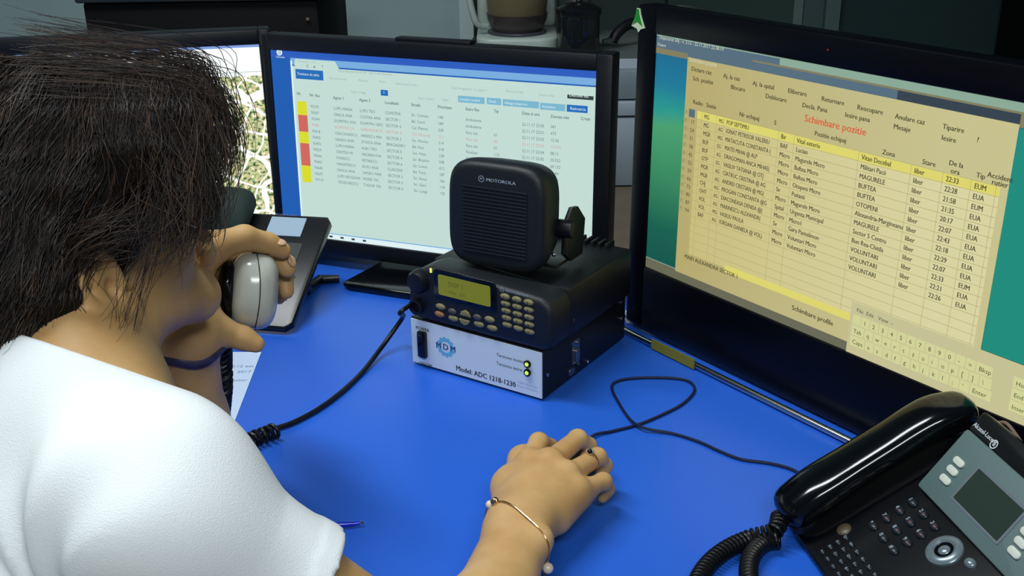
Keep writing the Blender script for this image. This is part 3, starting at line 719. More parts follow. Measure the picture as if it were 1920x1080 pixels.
# green tree sticker in the top left corner
c0 = ruv(1202, 35)
tree = [(-0.002, 0.012), (0.002, 0.012), (0.003, 0.006), (0.006, -0.002), (0.009, -0.009), (0.004, -0.011), (0.001, -0.015), (-0.001, -0.011), (-0.008, -0.009), (-0.005, -0.001), (-0.003, 0.006)]
mb = MB(); mb.prism([(c0[0] + x * 1.45 , c0[1] + y * 1.1) for x, y in tree], 0.0042, 0.0052)
mb.mi = 1; mb.prism([(c0[0] + x * 1.1 - 0.001, c0[1] + y * 0.98 + 0.0005) for x, y in tree[:5] + [(0.0, -0.004)] + tree[8:]], 0.0052, 0.0056)
mb.obj('tree_sticker', [mat('white_sticker', srgb(190, 205, 170), rough=0.6), mat('green_sticker', srgb(20, 130, 40), rough=0.5)], rmn)
# ================================================================== radio set
byaw = -0.5824
BXF = Frame((0.0362 - 0.2003 * math.cos(byaw), 1.2021 - 0.2003 * math.sin(byaw), DESK), (math.cos(byaw), math.sin(byaw), 0), (0, 0, 1.0))
# local: x right along the front, y up, z out of the front (towards the viewer)
bw, bh, bd = 0.2003, 0.068, 0.212
au = thing('adapter_box', BXF.M(), 'black metal interface box with white front panel, under the two-way radio', 'radio adapter')
paint = mat('black_powder_coat', srgb(13, 15, 20), rough=0.45, bump=0.2, bscale=1200)
MB().box((bw / 2, bh / 2 + 0.001, -bd / 2), (bw, bh - 0.003, bd), bev=0.0012).obj('housing', paint, au)
for x in (0.02, bw - 0.02):
    for z in (-0.02, -bd + 0.02): MB().cyl((x, z), 0.006, -0.002, 0.0005, n=16, M=Matrix(((1, 0, 0, 0), (0, 0, 1, 0.002), (0, 1, 0, 0), (0, 0, 0, 1)))).obj('rubber_foot', M_BLACK, au)
wp_ = mat('white_panel', srgb(208, 222, 230), rough=0.4); ink = mat('black_ink', srgb(30, 34, 40), rough=0.6); cyi = mat('cyan_ink', srgb(100, 180, 215), rough=0.5)
nvy = mat('navy_ink', srgb(30, 70, 120), rough=0.5); fnt = mat('faint_blue_ink', srgb(165, 185, 215), rough=0.5)
mb = MB(); mb.box((bw / 2, bh / 2 + 0.0005, 0.0005), (bw - 0.002, bh - 0.006, 0.002), bev=0.0004)
def buv(px, py): return BXF.uv(px, py)
mb.mi = 1
Z = 0.0017
q = buv(781, 614); add_text(mb, 'POWER', q[0], q[1] - 0.001, 0.0062, Z, bold=True)
q = buv(787, 680); add_text(mb, 'ON-OFF', q[0] , q[1] - 0.001, 0.0058, Z, bold=True)
q = buv(932, 665); add_text(mb, 'Tensiune motor', q[0], q[1] - 0.001, 0.0062, Z)
q = buv(932, 681); add_text(mb, 'Tensiune iesire', q[0], q[1] - 0.001, 0.0062, Z)
q = buv(856, 690); add_text(mb, 'Model: ADC 1218-1230', q[0], q[1] - 0.002, 0.0098, Z, bold=True, sx=0.95)
mb.mi = 4; q = buv(973, 717); add_text(mb, 'MDM Electronic', q[0], q[1], 0.0042, Z); add_text(mb, 'Made in Romania', q[0] - 0.002, q[1] - 0.005, 0.0042, Z)
mb.mi = 2; q = buv(837, 650)
for k in range(24):
    a0, a1 = 2 * math.pi * k / 24, 2 * math.pi * (k + 1) / 24
    mb.quad([(q[0] + 0.0078 * math.cos(a0), q[1] + 0.0078 * math.sin(a0), Z), (q[0] + 0.0125 * math.cos(a0), q[1] + 0.0125 * math.sin(a0), Z),
             (q[0] + 0.0125 * math.cos(a1), q[1] + 0.0125 * math.sin(a1), Z), (q[0] + 0.0078 * math.cos(a1), q[1] + 0.0078 * math.sin(a1), Z)])
    if k % 2 == 0:
        mb.quad([(q[0] + 0.0125 * math.cos(a0), q[1] + 0.0125 * math.sin(a0), Z), (q[0] + 0.0142 * math.cos(a0), q[1] + 0.0142 * math.sin(a0), Z),
                 (q[0] + 0.0142 * math.cos(a1), q[1] + 0.0142 * math.sin(a1), Z), (q[0] + 0.0125 * math.cos(a1), q[1] + 0.0125 * math.sin(a1), Z)])
mb.mi = 3; add_text(mb, 'M', q[0] - 0.0112, q[1] - 0.0038, 0.0115, Z + 0.0002, bold=True, center=True); add_text(mb, 'D', q[0], q[1] - 0.0038, 0.012, Z + 0.0002, bold=True, center=True); add_text(mb, 'M', q[0] + 0.0112, q[1] - 0.0038, 0.0115, Z + 0.0002, bold=True, center=True)
mb.obj('front_panel', [wp_, ink, cyi, nvy, fnt], au, smooth=False)
a = buv(786, 622); b = buv(805, 670)
MB().box((0.0205, 0.034, 0.0045), (0.0135, 0.037, 0.007), bev=0.0025).obj('power_switch', M_GLOSS, au)
for (px, py) in ((991, 681), (991, 697)):
    q = buv(px, py)
    l = MB().cyl(q, 0.0048, 0.001, 0.0042, n=24, bev=0.0006).obj('indicator_ring', M_BLACK, au)
    MB().ball((q[0], q[1], 0.0042), (0.0026, 0.0026, 0.0018), nu=14, nv=8).obj('indicator_light', mat('green_led', (0.1, 0.3, 0.02, 1), emit=srgb(200, 250, 90), estr=1.0), l)
# right side: serial connector, slot, screws (side plane: x = bw)
side = Frame(BXF.P(bw, 0, 0), -BXF.n, (0, 0, 1.0))      # u runs backwards
Msd = BXF.M().inverted() @ side.M()
for (u, v) in ((0.010, 0.032), (0.110, 0.008), (0.202, 0.034), (0.202, 0.058)):
    MB().cyl((u, v), 0.0028, -0.0005, 0.0016, n=14, M=Msd, bev=0.0006).obj('screw', M_CHROME, au)
mb = MB(); mb.rrect(0.077, 0.036, 0.018, 0.032, 0.002, -0.0005, 0.0012, M=Msd)
mb.rrect(0.076, 0.032, 0.009, 0.018, 0.003, 0.0010, 0.0055, M=Msd, bev=0.0006)
mb.cyl((0.080, 0.048), 0.0022, 0.001, 0.004, n=12, M=Msd); mb.cyl((0.080, 0.018), 0.0022, 0.001, 0.004, n=12, M=Msd)
mb.obj('serial_connector', M_STEEL, au)
MB().rrect(0.068, 0.012, 0.014, 0.009, 0.0035, -0.0005, 0.0015, M=Msd, bev=0.0004).obj('slot_plate', M_STEEL, au)

# ---- two-way radio on top
RF = Frame(BXF.P(0, 0.0685, 0), BXF.ex, (0, 0, 1.0))
rd_ = thing('two_way_radio', RF.M(), 'dark two-way radio with yellow-green display and keypad, on the adapter box', 'two-way radio')
rb = mat('radio_charcoal', srgb(17, 22, 27), rough=0.5, bump=0.15, bscale=900)
x0, x1, ht = 0.000, 0.216, 0.070
# rounded front head
def xz(pts): return pts
Mh = T(0, 0, 0)
mb = MB()
prof = []
mb.prism([(x0 + 0.014, 0.0), (x0 + 0.002, 0.010), (x0 + 0.000, 0.030), (x0 + 0.004, 0.052), (x0 + 0.018, 0.068), (x0 + 0.034, 0.0745), (x0 + 0.08, 0.0745), (x1 - 0.05, 0.070), (x1 - 0.018, 0.0675), (x1 - 0.006, 0.062), (x1 - 0.001, 0.050), (x1, 0.020), (x1 - 0.004, 0.006), (x1 - 0.014, 0.0)], -0.045, 0.004, bev=0.008)
mb.obj('front_head', rb, rd_)
mb = MB(); mb.box((0.109, 0.034, -0.125), (0.204, 0.066, 0.165), bev=0.005)
for k in range(14): mb.box((0.045 + 0.0105 * k, 0.066, -0.198), (0.004, 0.014, 0.022), bev=0.0012)
mb.obj('heat_sink_body', paint, rd_)
# display
off = 0.0042
def duv(px, py): u, v = RF.uv(px, py, off); return u, v
a = duv(826, 514); b = duv(921, 537); c = duv(920, 574); d = duv(820, 551)
lc = ((a[0] + b[0] + c[0] + d[0]) / 4, (a[1] + b[1] + c[1] + d[1]) / 4)
lw, lh = (b[0] + c[0] - a[0] - d[0]) / 2, (a[1] + b[1] - c[1] - d[1]) / 2
fr_ = MB().rrect(lc[0], lc[1], lw + 0.016, lh + 0.012, 0.005, 0.0035, 0.0052, bev=0.0008).obj('display_frame', M_GLOSS, rd_)
mb = MB(); mb.rrect(lc[0], lc[1], lw, lh, 0.0025, 0.0050, 0.0057); mb.mi = 1
add_text(mb, 'DISP 1', lc[0] - lw * 0.3, lc[1] + 0.001, 0.0085, 0.0059); add_text(mb, 'VOL   CH', lc[0] - lw * 0.3, lc[1] - 0.009, 0.006, 0.0059)
mb.obj('display', [mat('lcd_olive', srgb(98, 102, 16), rough=0.3, emit=srgb(110, 114, 18), estr=0.55), mat('lcd_ink', srgb(74, 80, 14), rough=0.4, emit=srgb(78, 82, 12), estr=0.5)], rd_, smooth=False)
q = duv(808, 507); MB().box((q[0], q[1], 0.0045), (0.0025, 0.006, 0.002), bev=0.0006).obj('status_light', mat('yellow_led', (0.3, 0.3, 0, 1), emit=srgb(230, 230, 120), estr=1.0), rd_)
mb = MB(); q = duv(786, 527); mb.lathe([(0.0155, 0.0), (0.015, 0.008), (0.0125, 0.013), (0.006, 0.0145), (0, 0.0145)], q, 28); mb.obj('volume_knob', M_BLACK, rd_)
mb = MB(); q = duv(779, 573); mb.lathe([(0.011, 0.0), (0.0105, 0.009), (0.007, 0.010), (0.007, 0.005), (0, 0.005)], (q[0] + 0.003, q[1]), 24); mb.obj('microphone_socket', M_BLACK, rd_)
kb = mat('khaki_rubber_key', srgb(120, 116, 78), rough=0.55); kd = mat('dark_key', srgb(70, 66, 66), rough=0.5)
pts5 = [((826, 575), (824, 589)), ((848, 584), (850, 597)), ((873, 588), (872, 603)), ((895, 595), (898, 608)), ((918, 599), (923, 615))]
for i, pr in enumerate(pts5):
    for j, p in enumerate(pr):
        q = duv(*p); m = kd if (j == 0 and i in (1, 3)) else (mat('orange_key', srgb(150, 100, 60), rough=0.5) if (i == 0 and j == 1) else kb)
        mb = MB(); w_ = 0.0155 if m is not kd else 0.013
        if i == 2: mb.prism([(q[0] - 0.008, q[1] - 0.003), (q[0] + 0.008, q[1] - 0.003), (q[0] + 0.006, q[1] + 0.002), (q[0], q[1] + 0.005), (q[0] - 0.006, q[1] + 0.002)] if j == 0 else [(q[0] - 0.008, q[1] + 0.003), (q[0] + 0.008, q[1] + 0.003), (q[0] + 0.006, q[1] - 0.002), (q[0], q[1] - 0.005), (q[0] - 0.006, q[1] - 0.002)], 0.003, 0.0065, bev=0.001)
        else: mb.ball((q[0], q[1], 0.0038), (w_ / 2, 0.0042, 0.0032), nu=18, nv=10)
        mb.obj('function_key', m, rd_)
ka = [duv(947, 556), duv(991, 567), duv(951, 609), duv(993, 622)]
labs = ['1', '2', '3', '4', '5', '6', '7', '8', '9', '*', '0', '#', 'v', '', '^']
for r_ in range(5):
    for c_ in range(3):
        u = (1 - c_ / 2) * ((1 - r_ / 4) * ka[0][0] + r_ / 4 * ka[2][0]) + c_ / 2 * ((1 - r_ / 4) * ka[1][0] + r_ / 4 * ka[3][0])
        v = (1 - c_ / 2) * ((1 - r_ / 4) * ka[0][1] + r_ / 4 * ka[2][1]) + c_ / 2 * ((1 - r_ / 4) * ka[1][1] + r_ / 4 * ka[3][1])
        mb = MB(); mb.ball((u, v, 0.0038), (0.0072, 0.0039, 0.0034), nu=18, nv=10); mb.mi = 1
        add_text(mb, labs[r_ * 3 + c_], u, v - 0.0018, 0.0052, 0.0073, bold=True, center=True)
        mb.obj('keypad_key', [kb, ink], rd_)
lgm = mat('silver_print', srgb(150, 165, 175), rough=0.4)
def moto(mb, u, v, s, n):
    for k in range(20):
        a0, a1 = 2 * math.pi * k / 20, 2 * math.pi * (k + 1) / 20
        mb.quad([(u + s * 0.82 * math.cos(a0), v + s * 0.82 * math.sin(a0), n), (u + s * math.cos(a0), v + s * math.sin(a0), n), (u + s * math.cos(a1), v + s * math.sin(a1), n), (u + s * 0.82 * math.cos(a1), v + s * 0.82 * math.sin(a1), n)])
    for sx in (-1, 1):
        mb.quad([(u + sx * s * 0.60, v - s * 0.5, n), (u + sx * s * 0.38, v - s * 0.1, n), (u + sx * s * 0.30, v + s * 0.6, n), (u + sx * s * 0.18, v + s * 0.2, n)])
        mb.quad([(u + sx * s * 0.30, v + s * 0.6, n), (u + sx * s * 0.40, v + s * 0.05, n), (u + sx * s * 0.2, v - s * 0.2, n), (u, v - s * 0.05, n)])
    add_text(mb, 'MOTOROLA', u + s * 1.6, v - s * 0.5, s * 1.42, n, bold=True, sx=1.25)
mb = MB(); q = duv(941, 546); moto(mb, q[0], q[1] + 0.0022, 0.0032, 0.0044); mb.obj('brand_print', lgm, rd_, smooth=False)
Ms2 = BXF.M().inverted() @ side.M(); Mr = RF.M().inverted() @ side.M()
MB().lathe([(0.010, -0.012), (0.010, 0.004), (0.008, 0.010), (0, 0.011)], (0.055, 0.068 + 0.022), 20, M=Mr).obj('side_wing_bolt', mat('brass_bolt', srgb(90, 78, 60), rough=0.5, metal=0.5), rd_)
MB().lathe([(0.014, -0.012), (0.014, 0.004), (0, 0.005)], (0.09, 0.068 + 0.045), 24, M=Mr).obj('bracket_mount', M_BLACK, rd_)

# ---- loudspeaker standing on the radio
sy, sp_ = byaw + 0.10, R(3)
SW = 0.134
q = np.array(BXF.P(0.130, 0, -0.006)); 
SPo = BXF.P(0.047, 0.0685 + 0.078, -0.032)
SPF = Frame(SPo, (math.cos(sy), math.sin(sy), 0), np.array([0, 0, 1.0]) * math.cos(sp_) + np.array([-math.sin(sy), math.cos(sy), 0]) * math.sin(sp_))
sk = thing('loudspeaker', SPF.M(), 'black rounded square loudspeaker with ribbed grille, on top of the radio', 'loudspeaker')
mb = MB(); cx, cyy = SW / 2, 0.066
sq = squircle(cx, cyy, SW, 0.134, 4.6, 64)
# body shell: loft from the face back
def loft(mb, rings, M=None):
    loops = [[mb.bm.verts.new(p) for p in rg] for rg in rings]; n = len(rings[0]); fs = []
    for a, b in zip(loops[:-1], loops[1:]):
        for i in range(n):
            j = (i + 1) % n; fs.append(mb.bm.faces.new((a[i], a[j], b[j], b[i])))
    fs.append(mb.bm.faces.new(loops[0][::-1])); fs.append(mb.bm.faces.new(loops[-1])); mb._m(fs); mb._xf([v for l in loops for v in l], M)
rings = []
for (s_, z, p) in ((0.62, -0.052, 3.5), (0.80, -0.050, 4), (0.90, -0.040, 4.2), (0.955, -0.022, 4.4), (0.985, -0.012, 4.6), (1.0, -0.006, 4.6), (1.0, 0.004, 4.6), (0.985, 0.009, 4.6), (0.955, 0.0125, 4.6), (0.90, 0.0145, 4.6), (0.86, 0.015, 4.6)):
    rings.append([(x, y, z) for x, y in squircle(cx, cyy, SW * s_, 0.134 * s_, p, 64)])
loft(mb, rings); mb.obj('housing', rb, sk)
mb = MB()
for k in range(19):
    y = 0.020 + k * 0.0045
    mb.box((cx, y, 0.0152), (0.088, 0.0022, 0.0026), bev=0.0006)
mb.obj('grille_ribs', rb, sk)
mb = MB(); moto(mb, cx - 0.018, 0.112, 0.0040, 0.0153); mb.obj('brand_print', lgm, sk, smooth=False)
mb = MB()
mb.prism([(-0.062, 0.0), (-0.03, 0.0), (-0.012, 0.012), (-0.014, 0.045), (-0.030, 0.060), (-0.045, 0.058), (-0.066, 0.040)], 0.135, 0.141, M=Matrix(((0, 0, 1, 0), (0, 1.15, 0, 0.004), (1.1, 0, 0, -0.018), (0, 0, 0, 1))), bev=0.001)
mb.cyl((0.05, -0.035), 0.011, 0.128, 0.150, n=20, M=Matrix(((0, 0, 1, 0), (1, 0, 0, 0), (0, 1, 0, 0), (0, 0, 0, 1))), bev=0.002)
mb.box((0.070, 0.002, -0.045), (0.125, 0.004, 0.04), bev=0.001)
mb.prism([(-0.062, 0.0), (-0.03, 0.0), (-0.022, 0.012), (-0.024, 0.045), (-0.035, 0.055), (-0.045, 0.055), (-0.060, 0.040)], 0.003, 0.008, M=Matrix(((0, 0, 1, 0), (0, 1, 0, 0.003), (1, 0, 0, 0), (0, 0, 0, 1))), bev=0.001)
mb.obj('mounting_bracket', M_BLACK, sk)
MB().ball((0.131, 0.020, -0.02), 0.003, nu=10, nv=6).obj('bracket_screw', M_CHROME, sk)
# microphone cord lying over the desk, coiled at its end
def onD(px, py, h=0.0036): return at_z(px, py, DESK + h)
sock = Vector(RF.P(0.008, 0.020, 0.012))
p1 = [tuple(sock), tuple(RF.P(0.004, 0.014, 0.026)), tuple(at_z(756, 593, DESK + 0.05)), tuple(at_z(738, 620, DESK + 0.028)), tuple(at_z(712, 656, DESK + 0.011))] + [tuple(onD(x, y)) for x, y in ((680, 697), (640, 735), (595, 768), (550, 792), (518, 803))]
mc = thing('microphone_cord', T(*onD(600, 765, 0)), 'black microphone cord curving over the desk from the radio, coiled near the arm', 'cord')
Mi_ = mc.matrix_world.inverted()
loc_ = lambda P_: [tuple(Mi_ @ Vector(tuple(map(float, p)))) for p in P_]
MB().tube(loc_(spline(p1, 8)), 0.0031, n=10).obj('straight_lead', M_CORD, mc)
def coil(path, R_, turns, r, n=12, per=14):
    """helix wound round a centre path"""
    path = [np.array(p, float) for p in path]; L = np.cumsum([0] + [np.linalg.norm(b - a) for a, b in zip(path[:-1], path[1:])]); tot = L[-1]
    N = int(turns * per); out = []; u = None
    for i in range(N + 1):
        s_ = tot * i / N; k = min(len(path) - 2, max(0, int(np.searchsorted(L, s_) - 1))); t = (s_ - L[k]) / max(1e-9, L[k + 1] - L[k])
        c = path[k] * (1 - t) + path[k + 1] * t
        d = path[min(k + 2, len(path) - 1)] - path[max(0, k - 1)]; d /= np.linalg.norm(d)
        if u is None:
            u = np.cross(d, [0, 0, 1.0]); u = u if np.linalg.norm(u) > 1e-3 else np.cross(d, [1.0, 0, 0])
        u = u - d * (u @ d); u /= np.linalg.norm(u); v = np.cross(d, u); a = 2 * math.pi * turns * i / N
        out.append(c + R_ * (u * math.cos(a) + v * math.sin(a)))
    return out
cp = spline([tuple(onD(518, 806, 0.010)), tuple(onD(500, 814, 0.0105)), tuple(onD(478, 822, 0.0105)), tuple(onD(455, 840, 0.0105)), tuple(onD(452, 885, 0.0105)), tuple(onD(475, 940, 0.0105))], 6)
MB().tube(loc_(coil(cp, 0.0078, 24, 0, per=14)), 0.0024, n=8).obj('coiled_lead', M_CORD, mc)
# ================================================================== right desk phone
PYAW, PTAU = -1.3987, 0.5142
PF = tilted((0.3341, 0.8730, 0.79), PYAW, PTAU)
def zz(x, y): return (1560 + x / 3.6, 780 + y / 3.6)
ph = thing('desk_phone', PF.M(), 'black desk phone with large grey display panel, in the bottom right corner', 'telephone')
pb = mat('phone_black', srgb(8, 10, 14), rough=0.3, spec=0.5)
# body outline in the key plane (u right, v up)
U0, U1, V0, V1 = -0.088, 0.168, -0.064, 0.148
mb = MB(); mb.prism([(U0 + 0.012, V0), (U1 - 0.012, V0), (U1, V0 + 0.014), (U1 + 0.004, V1 - 0.01), (U1 - 0.006, V1), (U0 + 0.01, V1), (U0 + 0.002, V1 - 0.01), (U0, V0 + 0.014)], -0.009, 0.0, bev=0.003)
mb.prism([(U0 + 0.006, 0.0), (U1 - 0.006, 0.0), (U1 - 0.004, V1 - 0.008), (U0 + 0.006, V1 - 0.008)], -0.026, -0.008, bev=0.003)
mb.obj('body', pb, ph)
# foot that carries the tilted body
Mi = PF.M().inverted()
def wloc(p): return Mi @ Vector(tuple(map(float, p)))
mb = MB()
A = PF.P(0.0, 0.12, -0.024); Bk = np.array([A[0] + 0.06 * math.cos(PYAW + math.pi / 2) * 0 , A[1], DESK])
for (u, s) in ((-0.05, 1), (0.13, 1)):
    a = PF.P(u, 0.135, -0.022); b = PF.P(u, 0.06, -0.022)
    mb.tube([tuple(wloc(a)), tuple(wloc((a[0], a[1], DESK + 0.006)))], 0.006, n=8)
    mb.tube([tuple(wloc((a[0], a[1], DESK + 0.006))), tuple(wloc((b[0], b[1], DESK + 0.006)))], 0.006, n=8)
a = PF.P(-0.05, 0.135, -0.022); b = PF.P(0.13, 0.135, -0.022)
mb.tube([tuple(wloc((a[0], a[1], DESK + 0.006))), tuple(wloc((b[0], b[1], DESK + 0.006)))], 0.006, n=8)
mb.obj('rear_stand', pb, ph)
# cradle well under the handset
MB().rrect(-0.052, 0.035, 0.058, 0.19, 0.02, -0.002, 0.004, bev=0.002).obj('cradle', mat('matte_black', srgb(9, 11, 14), rough=0.75, spec=0.15), ph)
# numeric keys
kk = mat('phone_key', srgb(26, 34, 42), rough=0.35); kp_ = mat('key_print', srgb(150, 165, 175), rough=0.4); kr = mat('key_red_print', srgb(150, 80, 80), rough=0.4)
names = [['*', '0', '#'], ['7', '8', '9'], ['4', '5', '6'], ['1', '2', '3']]
lets = [['', '', ''], ['pqrs', 'tuv', 'wxyz'], ['ghi', 'jkl', 'mno'], ['', 'abc', 'def']]
for j in range(4):
    for i in range(3):
        u, v = i * 0.0193, j * 0.0141
        mb = MB(); mb.ball((u, v, 0.0005), (0.0068, 0.0043, 0.0032), nu=20, nv=10); mb.mi = 1
        add_text(mb, names[j][i], u - 0.0022, v - 0.0014, 0.0058, 0.0037, bold=True, center=True); mb.mi = 2
        add_text(mb, lets[j][i], u + 0.0010, v - 0.0010, 0.0032, 0.0037)
        mb.obj('number_key', [kk, kp_, kr], ph)
# small alphabetic keyboard below
al = 0
for r_ in range(4):
    for c_ in range(10):
        p0, p1, p2 = PF.uv(*zz(95, 825)), PF.uv(*zz(265, 1050)), PF.uv(*zz(-30, 890))
        u = p0[0] + (p1[0] - p0[0]) * c_ / 4.0 * 0.9; v = p0[1] - 0.0085 * r_
        if v < V0 + 0.008 or u > U1 - 0.02: continue
        mb = MB(); mb.ball((u, v, 0.0003), (0.0040, 0.0028, 0.0020), nu=12, nv=8); mb.mi = 1
        add_text(mb, 'QWERTYUIOPASDFGHJKLZXCVBNM.,@-+=/?'[(al) % 34], u, v - 0.0012, 0.0038, 0.0024, center=True); al += 1
        mb.obj('letter_key', [kk, kp_], ph)
q = PF.uv(*zz(80, 775)); MB().ball((q[0] - 0.002, q[1] + 0.001, -0.0005), (0.008, 0.0075, 0.0022), nu=20, nv=8).obj('nameplate', mat('bronze_plate', srgb(78, 68, 50), rough=0.4), ph)
# navigation ring
q = PF.uv(*zz(757, 905), 0.002)
MB().lathe([(0.0085, 0.0), (0.0085, 0.0030), (0.0105, 0.0044), (0.0145, 0.0040), (0.0165, 0.0022), (0.0168, 0.0)], q, 40).obj('navigation_ring', mat('silver_plastic', srgb(120, 135, 142), rough=0.25, metal=0.4), ph)
MB().ball((q[0], q[1], 0.0010), (0.0060, 0.0060, 0.0030), nu=24, nv=10).obj('ok_button', mat('silver_plastic'), ph)
MB().cyl(q, 0.0085, 0.0, 0.0022, n=28).obj('ring_well', M_GLOSS, ph)
q = PF.uv(*zz(930, 988), 0.002); MB().ball((q[0], q[1], 0.0005), (0.0062, 0.0050, 0.0040), nu=20, nv=10).obj('round_button', mat('silver_plastic'), ph)
# tilting grey display panel
hu, hv = PF.uv(*zz(610, 452)); 
hv2 = PF.uv(*zz(905, 792))[1]
PT2 = 0.92
h0 = PF.P(0, (hv + hv2) / 2 + 0.002, 0.003)
DF = tilted(h0, PYAW, PT2)
Mi2 = PF.M().inverted() @ DF.M()
duv_ = lambda x, y: DF.uv(*zz(x, y), 0.006)
tl_, bl_, b2, r2_ = duv_(885, 80), duv_(610, 450), duv_(905, 790), duv_(1180, 1080)
PH = tl_[1] + 0.001; ul_ = (tl_[0] + bl_[0]) / 2; lcd = [duv_(835, 560), duv_(1120, 855), duv_(1290, 640), duv_(990, 340)]
lu0, lu1 = (lcd[0][0] + lcd[3][0]) / 2, (lcd[1][0] + lcd[2][0]) / 2; lv0, lv1 = (lcd[0][1] + lcd[1][1]) / 2, (lcd[2][1] + lcd[3][1]) / 2
ur_ = lu1 + (lu0 - ul_)
pg = mat('grey_blue_plastic', srgb(88, 110, 110), rough=0.42, bump=0.1, bscale=900)
dp = MB().rrect((ul_ + ur_) / 2, PH / 2 - 0.002, ur_ - ul_, PH + 0.006, 0.003, -0.012, 0.006, M=Mi2, bev=0.0015).obj('display_panel', pg, ph)
MB().rrect((ul_ + ur_) / 2, PH + 0.0115, ur_ - ul_ + 0.006, 0.023, 0.004, -0.020, 0.002, M=Mi2, bev=0.002).obj('top_strip', pb, ph)
mb = MB(); mb.rrect((lu0 + lu1) / 2, (lv0 + lv1) / 2, lu1 - lu0 + 0.006, lv1 - lv0 + 0.005, 0.002, 0.0055, 0.0066, M=Mi2); mb.obj('display_frame', mat('rose_grey_frame', srgb(104, 112, 120), rough=0.4), dp)
mb = MB(); mb.rrect((lu0 + lu1) / 2, (lv0 + lv1) / 2, lu1 - lu0, lv1 - lv0, 0.001, 0.006, 0.0070, M=Mi2); mb.obj('display', mat('lcd_off', srgb(44, 58, 50), rough=0.22), dp)
sb = mat('pale_key', srgb(205, 212, 200), rough=0.4)
for lst in (((862, 315), (818, 372), (770, 433)), ((1235, 925), (1280, 860), (1322, 795))):
    for p in lst:
        q = duv_(*p); MB().rrect(q[0], q[1], 0.0150, 0.0072, 0.0034, 0.0055, 0.0086, M=Mi2, bev=0.0012).obj('soft_key', sb, dp)
mb = MB(); q = DF.uv(1826, 794, 0.0025); add_text(mb, 'Alcatel-Lucent', q[0], q[1] - 0.002, 0.0062, 0.0022, bold=True, M=Mi2)
q = DF.uv(1862, 829, 0.0025); V_, F_ = text_polys('O', 0.01)
for k in range(20):
    a0, a1 = 2 * math.pi * k / 20, 2 * math.pi * (k + 1) / 20
    mb.bm.faces.new([mb.bm.verts.new(Mi2 @ Vector((q[0] + r * math.cos(a) + 0.002, q[1] - 0.001 + r * math.sin(a), 0.0022))) for r, a in ((0.0034, a0), (0.0045, a0), (0.0045, a1), (0.0034, a1))])
add_text(mb, 'a', q[0] + 0.0005, q[1] - 0.0025, 0.0075, 0.0022, bold=True, M=Mi2)
mb.obj('brand_print', mat('white_print', srgb(200, 208, 214), rough=0.4), ph, smooth=False)
# handset: swept body lying in the cradle
hs = MB()
c_in = [(1512, 962), (1560, 905), (1640, 855), (1720, 812), (1790, 778), (1822, 772)]
path = []
heights = [0.024, 0.028, 0.0285, 0.0285, 0.029, 0.023]
pp = [(-0.052, -0.050), (-0.052, -0.022), (-0.054, 0.018), (-0.055, 0.060), (-0.054, 0.105), (-0.052, 0.130)]
Wd = [0.0255, 0.0265, 0.0250, 0.0245, 0.0250, 0.024]; Hd = [0.0165, 0.0165, 0.0150, 0.0150, 0.0160, 0.015]
P5 = spline([(u, v, h) for (u, v), h in zip(pp, heights)], 8); W5 = spline([(a, b, 0) for a, b in zip(Wd, Hd)], 8)
rings = []
n = 28
for i, (p, wd) in enumerate(zip(P5, W5)):
    a = P5[max(0, i - 1)]; b = P5[min(len(P5) - 1, i + 1)]; d = b - a; d /= np.linalg.norm(d)
    up = np.cross(np.array([1.0, 0, 0]), d); up /= np.linalg.norm(up)
    rings.append((p, up, wd[0], wd[1]))
# rounded ends
def ringpts(p, up, a, b, s=1.0):
    out = []
    for k in range(n):
        t = 2 * math.pi * k / n; c, s2 = math.cos(t), math.sin(t)
        x = a * s * math.copysign(abs(c) ** 0.75, c); y = b * s * math.copysign(abs(s2) ** 0.8, s2)
        out.append(tuple(p + np.array([1.0, 0, 0]) * x + up * y))
    return out
d0 = P5[0] - P5[1]; d0 /= np.linalg.norm(d0); d1 = P5[-1] - P5[-2]; d1 /= np.linalg.norm(d1)
full = [ringpts(P5[0] + d0 * e, rings[0][1], rings[0][2], rings[0][3], s) for e, s in ((0.0160, 0.25), (0.0145, 0.55), (0.0110, 0.80), (0.006, 0.94))]
full += [ringpts(*r) for r in rings]
full += [ringpts(P5[-1] + d1 * e, rings[-1][1], rings[-1][2], rings[-1][3], s) for e, s in ((0.006, 0.94), (0.0110, 0.80), (0.0145, 0.55), (0.0160, 0.25))]
loft(hs, full)
hso = hs.obj('handset', M_GLOSS, ph)
mb = MB(); mb.rrect(-0.052, -0.050, 0.040, 0.030, 0.013, 0.002, 0.014, bev=0.003); mb.rrect(-0.052, 0.128, 0.038, 0.030, 0.013, 0.002, 0.012, bev=0.003); mb.obj('ear_and_mouth_pads', M_BLACK, hso)
# coiled cord of the handset
Wp = lambda px, py, h: at_z(px, py, DESK + h)
def cloc(P_): return [tuple(wloc(p)) for p in P_]
st_ = PF.P(-0.058, -0.066, 0.018)
cpa = spline([tuple(st_), tuple(Wp(1452, 996, 0.020)), tuple(Wp(1405, 1010, 0.011)), tuple(Wp(1355, 1035, 0.0105)), tuple(Wp(1318, 1072, 0.0105)), tuple(Wp(1295, 1130, 0.0105)), tuple(Wp(1290, 1210, 0.0105))], 8)
mb = MB(); mb.tube(cloc(coil(cpa, 0.0072, 44, 0, per=12)), 0.0021, n=7)
cpb = spline([tuple(Wp(1462, 1012, 0.013)), tuple(Wp(1432, 1018, 0.0105)), tuple(Wp(1408, 1045, 0.0105)), tuple(Wp(1405, 1090, 0.0105)), tuple(Wp(1430, 1160, 0.0105)), tuple(Wp(1380, 1225, 0.0105)), tuple(Wp(1290, 1210, 0.0105))], 8)
mb.tube(cloc(coil(cpb, 0.0072, 46, 0, per=12)), 0.0021, n=7)
